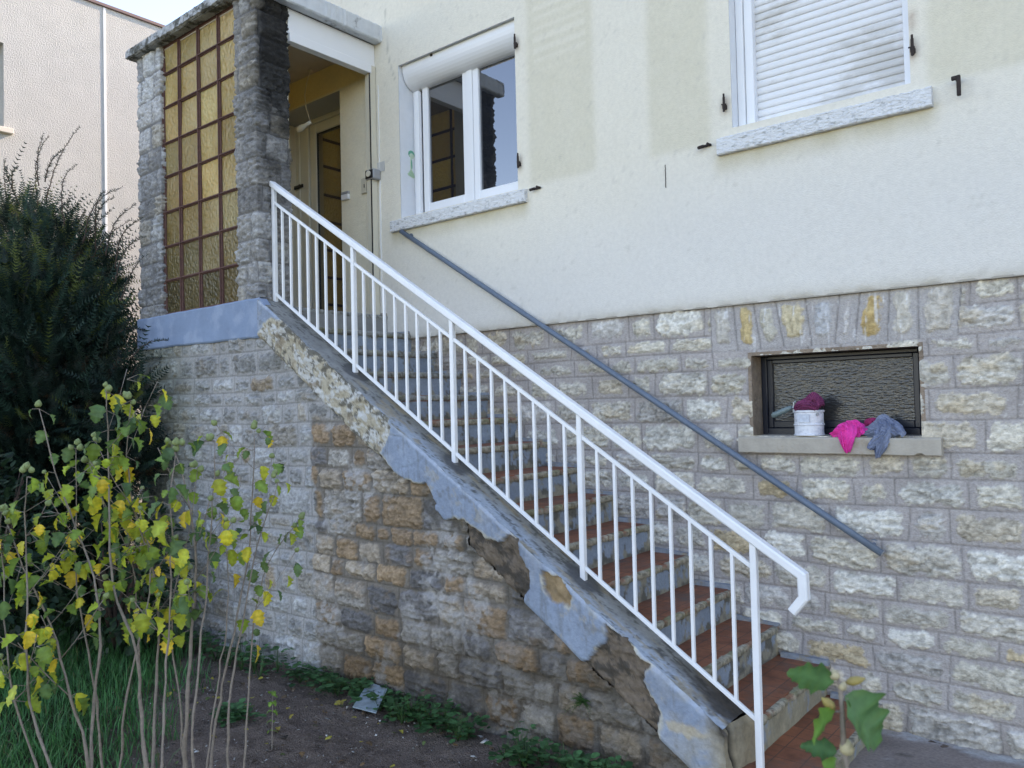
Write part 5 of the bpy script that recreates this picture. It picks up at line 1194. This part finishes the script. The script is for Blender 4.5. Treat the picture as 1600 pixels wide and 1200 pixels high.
# the dark yew
def yew():
    rs = np.random.RandomState(44)
    root = empty('yew_tree', (-8.2, -1.7, ZS), 'big dark green yew filling the corner left of the porch', 'tree')
    blobs = [((-8.6, -1.5, .45), (1.25, 1.0, 1.55), 1.0), ((-6.52, -1.48, .16), (.27, .20, .27), .09), ((-6.5, -1.48, -.35), (.27, .20, .42), .13), ((-6.95, -1.55, 0), (.42, .30, .75), .3), ((-9.2, -1.30, 1.30), (.85, .8, .95), .8), ((-8.2, -1.35, 1.15), (.65, .6, .75), .5), ((-7.75, -1.75, .25), (1.0, .75, 1.25), .9), ((-7.2, -1.85, -.35), (.62, .55, 1.1), .6), ((-9.6, -1.3, .7), (1.1, .9, 1.9), .6), ((-8.2, -2.1, -.8), (1.35, .7, 1.0), .8), ((-7.5, -1.6, .65), (.50, .5, .65), .35), ((-7.3, -1.75, -1.0), (.75, .5, .85), .8), ((-8.6, -1.5, -.6), (1.5, .9, 1.2), 1.0)]
    wgt = np.array([b_[2] for b_ in blobs]); wgt /= wgt.sum()
    N = 29000
    which = rs.choice(len(blobs), N, p=wgt)
    dirs = rs.normal(size=(N, 3)); dirs /= np.linalg.norm(dirs, axis=1)[:, None]
    rad = rs.uniform(.30, 1.0, N)**.5
    Cn = np.array([b_[0] for b_ in blobs])[which]; Rd = np.array([b_[1] for b_ in blobs])[which]
    Pp = Cn+dirs*Rd*rad[:, None]
    # clumping
    cl_ = fbm(Pp[:, 0]*2.4+Pp[:, 1], Pp[:, 2]*2.4, 9, 3); keep = (cl_ > .43) | (rs.rand(N) < .22); keep &= Pp[:, 2] > ZS+.05
    Pp, dirs, rad = Pp[keep], dirs[keep], rad[keep]; N = len(Pp)
    out = dirs*np.array([1, 1, .5]); out[:, 2] += .55; out += rs.normal(0, .35, (N, 3)); out /= np.linalg.norm(out, axis=1)[:, None]
    length = rs.uniform(.12, .26, N)*np.where(rad > .93, rs.uniform(1.0, 2.0, N), 1)
    V = []; C = []
    nn = 10
    side = np.cross(out, rs.normal(size=(N, 3))); side /= np.linalg.norm(side, axis=1)[:, None]; nrm = np.cross(side, out)
    base = np.array([.009, .024, .017])
    col = base*(.6+.9*rs.rand(N))[:, None]*np.where(rad > .9, 1.7, 1)[:, None]; yl = (rs.rand(N) < .05+.20*(Pp[:, 2] > .9)*(rad > .8)); col[yl] = np.array([.085, .115, .03]); br_ = (rs.rand(N) < .10) & (rad < .8); col[br_] = np.array([.06, .04, .025])  # yl: sunlight on the high outer shoots, painted in as yellow-green
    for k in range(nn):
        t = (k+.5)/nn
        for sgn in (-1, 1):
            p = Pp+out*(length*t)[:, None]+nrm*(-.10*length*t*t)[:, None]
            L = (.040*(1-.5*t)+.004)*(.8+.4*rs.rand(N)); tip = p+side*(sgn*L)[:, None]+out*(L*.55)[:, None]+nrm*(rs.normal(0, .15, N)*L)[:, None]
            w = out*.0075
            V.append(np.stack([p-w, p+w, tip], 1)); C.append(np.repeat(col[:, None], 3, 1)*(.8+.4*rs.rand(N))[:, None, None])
    # long wayward shoots along the top, arching up to the right
    V = np.concatenate(V).reshape(-1, 3); C = np.concatenate(C).reshape(-1, 3)
    F = np.arange(len(V)).reshape(-1, 3)
    extra = MB()
    tips = [((60, 330), (78, 215)), ((70, 320), (125, 200)), ((60, 290), (68, 212)), ((70, 285), (100, 235)), ((100, 350), (120, 262)), ((130, 380), (192, 296)), ((150, 390), (180, 310)), ((165, 400), (212, 322)), ((180, 420), (222, 345)), ((150, 360), (165, 300)), ((15, 330), (8, 250)), ((30, 320), (12, 262)), ((180, 440), (226, 372)), ((190, 470), (228, 400)), ((205, 560), (262, 532)), ((200, 600), (255, 560)), ((185, 520), (245, 525)), ((120, 400), (175, 330)), ((140, 410), (205, 345)), ((20, 300), (30, 262))]
    V2 = []; C2 = []; F2 = []
    for (a, e) in tips:
        y = -1.3 if a[1] < 480 else -1.38
        A_ = wp(*a, y=y-rs.uniform(-.1, .35)); 
        dpt = np.dot(A_-CAMPOS, CR[2]); E_ = wp(*e, d=dpt+rs.uniform(-.2, .2)); n = 26; u = E_-A_; s = np.cross(u, [0.3, -.8, .2]); s /= np.linalg.norm(s); up = np.cross(s, u/np.linalg.norm(u))
        bow = rs.uniform(.08, .22)*np.linalg.norm(u); path = [A_+u*t+(np.array([0, 0, 1.])*.8-np.array(CR[0])*.6)*bow*math.sin(t*3.0)+rs.normal(0, .003, 3) for t in np.linspace(0, 1, n)]
        extra.tube(path, [.006*(1-.8*i/n) for i in range(n)], 5)
        for i, p in enumerate(path):
            if i < 2: continue
            for q_ in range(2):
              for sg in (-1, 1):
                L = .032*(1-.7*i/n)+.004; dd = u/np.linalg.norm(u); sv = s*math.cos(rs.uniform(-.9, .9))+up*math.sin(rs.uniform(-1.2, 1.2)); p_ = p+dd*q_*.012; b0 = sum(len(x) for x in V2)
                V2.append(np.array([p_-dd*.0045, p_+dd*.0045, p_+sv*sg*L+dd*L*.6])); C2.append(np.tile(base*rs.uniform(.8, 1.8), (3, 1))); F2.append((b0, b0+1, b0+2))
    V = np.concatenate([V, np.concatenate(V2)]); C = np.concatenate([C, np.concatenate(C2)]); F = np.concatenate([F, np.array(F2)+len(F)*3])
    np_mesh('foliage', V, F, M_NEEDLE, root, col=C)
    for (a, c, r0) in (((-8.5, -1.6, ZS-.05), (-8.7, -1.4, 1.5), .10), ((-8.4, -1.6, ZS-.05), (-7.6, -1.7, .6), .07), ((-8.6, -1.6, ZS-.05), (-9.6, -1.3, 1.3), .07), ((-8.3, -1.7, ZS-.05), (-7.1, -1.8, -.2), .05)):
        a, c = np.array(a), np.array(c); extra.tube([a+(c-a)*t+rs.normal(0, .02, 3) for t in np.linspace(0, 1, 9)], [r0*(1-.75*t) for t in np.linspace(0, 1, 9)], 8)
    extra.build('branches', M_YBARK, root, smooth=True)
yew()

def laurel(name, label, centre, radii, n, seed, cols, size=(.05, .09)):
    rs = np.random.RandomState(seed); root = empty(name, (centre[0], centre[1], ZS), label, 'shrub'); cl = Cloud(); b = MB()
    for _ in range(n):
        d = rs.normal(size=3); d /= np.linalg.norm(d); r = rs.uniform(.3, 1)**.5; p = np.array(centre)+d*np.array(radii)*r
        if p[2] < ZS+.02: continue
        o = d+rs.normal(0, .5, 3); o[2] -= .3; o, s, nn = basis(o); L = rs.uniform(*size); w = L*.24; tw = rs.uniform(-.8, .8); s, nn = s*math.cos(tw)+nn*math.sin(tw), nn*math.cos(tw)-s*math.sin(tw)
        v = [p, p+o*L*.35+s*w+nn*w*.3, p+o*L*.4-nn*.0, p+o*L*.35-s*w+nn*w*.3, p+o*L*.72+s*w*.8-nn*L*.05, p+o*L*.72-s*w*.8-nn*L*.05, p+o*L-nn*L*.15]
        cl.add(v, [(0, 1, 2), (0, 2, 3), (1, 4, 2), (3, 2, 5), (4, 6, 2), (5, 2, 6)], np.array(cols[rs.randint(len(cols))])*rs.uniform(.6, 1.3))
    for _ in range(14):
        a = rs.uniform(0, 6.28); e = np.array(centre)+np.array([math.cos(a)*radii[0]*.6, math.sin(a)*radii[1]*.6, radii[2]*rs.uniform(.2, .8)]); g = np.array([centre[0], centre[1], ZS-.03]); b.tube([g, (g+e)/2+rs.normal(0, .04, 3), e], [.02, .013, .004], 6)
    cl.build('leaves', M_LEAF, root); b.build('stems', M_YBARK, root, smooth=True)
laurel('laurel_bush', 'dark broad-leaved bush at the foot of the stone wall behind the hibiscus', (-6.0, -1.75, -1.2), (.75, .40, .60), 1500, 61, [(.02, .05, .022), (.028, .065, .025), (.016, .04, .02)])
laurel('laurel_bush', 'dark leafy bush under the yew at the left edge of the photo', (-6.6, -2.5, -1.05), (1.0, .5, .85), 2600, 62, [(.018, .048, .026), (.026, .06, .028), (.02, .045, .02)])

# grass, weeds, chips
def grass():
    rs = np.random.RandomState(70); N = 42000
    x = rs.uniform(-8.5, -3.0, N); y = rs.uniform(-4.3, -1.4, N); k = (lawn(x, y) > rs.uniform(-.1, .35, N)); x, y = x[k], y[k]; N = len(x)
    z = np.full(N, ZS-.02); h = rs.uniform(.05, .17, N)*(.6+.8*fbm(x*2, y*2, 71)); a = rs.uniform(0, 6.28, N); lean = rs.uniform(.1, .9, N)*h; w = rs.uniform(.0022, .0042, N)
    d = np.stack([np.cos(a), np.sin(a), a*0], -1); s = np.stack([-np.sin(a), np.cos(a), a*0], -1); P = np.stack([x, y, z], -1); up = np.array([0, 0, 1.])
    v = [P-s*w[:, None], P+s*w[:, None], P+d*(lean*.35)[:, None]+up*(h*.6)[:, None]+s*(w*.8)[:, None], P+d*(lean*.35)[:, None]+up*(h*.6)[:, None]-s*(w*.8)[:, None], P+d*lean[:, None]+up*(h*.95)[:, None]]
    V = np.stack(v, 1).reshape(-1, 3); b0 = np.arange(N)[:, None]*5
    col = np.array([.055, .19, .055])*(.6+.9*rs.rand(N))[:, None]; col[rs.rand(N) < .06] = (.16, .16, .07)
    o = np_mesh('grass', V, [b0+np.array([[0, 1, 2, 3]]), b0+np.array([[3, 2, 4]])], M_LEAF, col=np.repeat(col, 5, 0)); tag(o, 'rough dark green grass in the garden at the lower left', 'grass', kind='stuff')
grass()
def weeds():
    rs = np.random.RandomState(80); cl = Cloud()
    spots = []
    for _ in range(26): t = rs.rand(); spots.append((-5.9+1.5*t, -1.30-.16*rs.rand(), .20*rs.uniform(.5, 1)))
    for _ in range(24): t = rs.rand(); spots.append((-4.6+1.0*t, -1.24-.12*rs.rand(), .10*rs.uniform(.5, 1.2)))
    for _ in range(26): t = rs.rand(); spots.append((-3.75+.85*t, -1.26-.16*rs.rand(), .13*rs.uniform(.5, 1.1)))
    for _ in range(22): t = rs.rand(); spots.append((-2.65+.75*t, -1.30-.16*rs.rand(), .12*rs.uniform(.5, 1.1)))
    for _ in range(8): spots.append((-4.30+.2*rs.rand(), -1.85-.12*rs.rand(), .05))
    for (x, y, h) in spots:
        for _ in range(int(10+rs.rand()*10)):
            a = rs.uniform(0, 6.28); r = rs.uniform(0, .09); p = np.array([x+r*math.cos(a), y+r*math.sin(a), ZS+h*rs.uniform(.25, 1)]); o = np.array([math.cos(a), math.sin(a), rs.uniform(-.3, .5)]); o, s, nn = basis(o); L = rs.uniform(.022, .05)
            v = [p]+[p+o*L*(.5-.5*math.cos(q))+s*L*.5*math.sin(q)+nn*L*.1*math.sin(q)**2 for q in np.linspace(.7, 5.58, 7)]
            cl.add(v, [(0, i, i+1) for i in range(1, 7)], np.array((.045, .125, .045))*rs.uniform(.6, 1.8))
        if rs.rand() < .5:
            for _ in range(14):
                a = rs.uniform(0, 6.28); p = np.array([x, y, ZS]); e = p+np.array([math.cos(a)*.07, math.sin(a)*.07, h*1.2]); s = np.array([-math.sin(a), math.cos(a), 0])*.003
                cl.add([p-s, p+s, e], [(0, 1, 2)], np.array((.05, .11, .035))*rs.uniform(.7, 1.4))
    o = cl.build('weeds', M_LEAF); tag(o, 'low green weeds growing along the foot of the stone stair wall', 'weeds', kind='stuff')
    # fern-like tuft rooted in the wall
    cl = Cloud(); root = np.array([-2.27, -1.205, -1.47])
    for k in range(26):
        a = rs.uniform(-2.6, -.5); el = rs.uniform(-.2, 1.2); o = np.array([math.cos(a)*math.cos(el), math.sin(a)*math.cos(el)*.6, math.sin(el)]); L = rs.uniform(.06, .15)
        for t in np.linspace(.15, 1, 9):
            p = root+np.array([rs.uniform(-.05, .05), 0, rs.uniform(-.03, .05)])*0+o*L*t+np.array([0, 0, -.06*t*t]); 
            for sg in (-1, 1):
                s = np.cross(o, [0, 1, .2])*sg; e = p+s*.018*(1.2-t)+o*.01; cl.add([p-o*.003, p+o*.003, e], [(0, 1, 2)], np.array((.04, .10, .03))*rs.uniform(.7, 1.5))
    o = cl.build('wall_fern', M_LEAF); tag(o, 'small green tuft of weed growing out of the stair wall near the steps\' foot', 'weed')
weeds()
def litter():
    rs = random.Random(91); cl = Cloud()
    for i in range(120):
        x = rs.uniform(-5.0, -1.9); y = -1.25-abs(rs.gauss(0, .55)); a = rs.uniform(0, 6.28)
        c = rs.choice([(.34, .26, .05), (.22, .13, .06), (.14, .09, .05), (.42, .36, .06), (.10, .14, .04)])
        leaf(cl, np.array([x, y, ZS+.014+.012*rs.random()]), (math.cos(a), math.sin(a), rs.uniform(-.1, .25)), rs.uniform(.02, .045), c, droop=rs.uniform(.1, .9), fold=rs.uniform(-.2, .4), twist=rs.uniform(-.4, .4), rs=rs)
    o = cl.build('fallen_leaves', M_LEAF); tag(o, 'dry fallen leaves scattered over the bare soil', 'fallen leaves', kind='stuff')
    # clods of earth
    V = []; F = []; C = []; n = 0; r2 = np.random.RandomState(92)
    for i in range(700):
        x = r2.uniform(-5.2, -1.8); y = r2.uniform(-3.3, -1.3); r = r2.uniform(.005, .016); k = 7
        v = [(0, 0, r*.8)]+[(r*math.cos(q)*r2.uniform(.7, 1.2), r*math.sin(q)*r2.uniform(.7, 1.2), r*r2.uniform(-.1, .45)) for q in np.linspace(0, 6.28, k, endpoint=False)]
        V.append(np.array(v)+np.array([x, y, ZS+.008])); F.append(np.array([(0, 1+j, 1+(j+1) % k) for j in range(k)])+n); n += k+1; C.append(np.tile(np.array([.20, .15, .115])*r2.uniform(.6, 1.3), (k+1, 1)))
    o = np_mesh('clods', np.concatenate(V), np.concatenate(F), MATS['garden_soil'], col=np.concatenate(C)); tag(o, 'small clods of earth on the garden bed', 'soil clods', kind='stuff')
litter()
def chips():
    rs = np.random.RandomState(90); V = []; F = []; C = []; n = 0
    for i in range(2600):
        x = rs.uniform(-5.2, -1.7); y = rs.uniform(-3.2, -1.25)
        r = rs.uniform(.002, .007)*(2.6 if rs.rand() < .07 else 1); v = rs.normal(size=(4, 3))*r; v[:, 2] *= .6; V.append(v+np.array([x, y, ZS+.004+.018*rs.rand()])); F.append(np.array([(0, 1, 2), (0, 2, 3), (0, 3, 1), (1, 3, 2)])+n); n += 4
        c = np.array([.5, .48, .44])*rs.uniform(.25, 1.2) if rs.rand() < .45 else np.array([.13, .10, .08])*rs.uniform(.5, 1.4); C.append(np.tile(c, (4, 1)))
    o = np_mesh('gravel', np.concatenate(V), np.concatenate(F), mat('small_stones', attr=True, rough=.9), col=np.concatenate(C)); tag(o, 'pale stone chips scattered on the bare soil', 'gravel', kind='stuff')
chips()
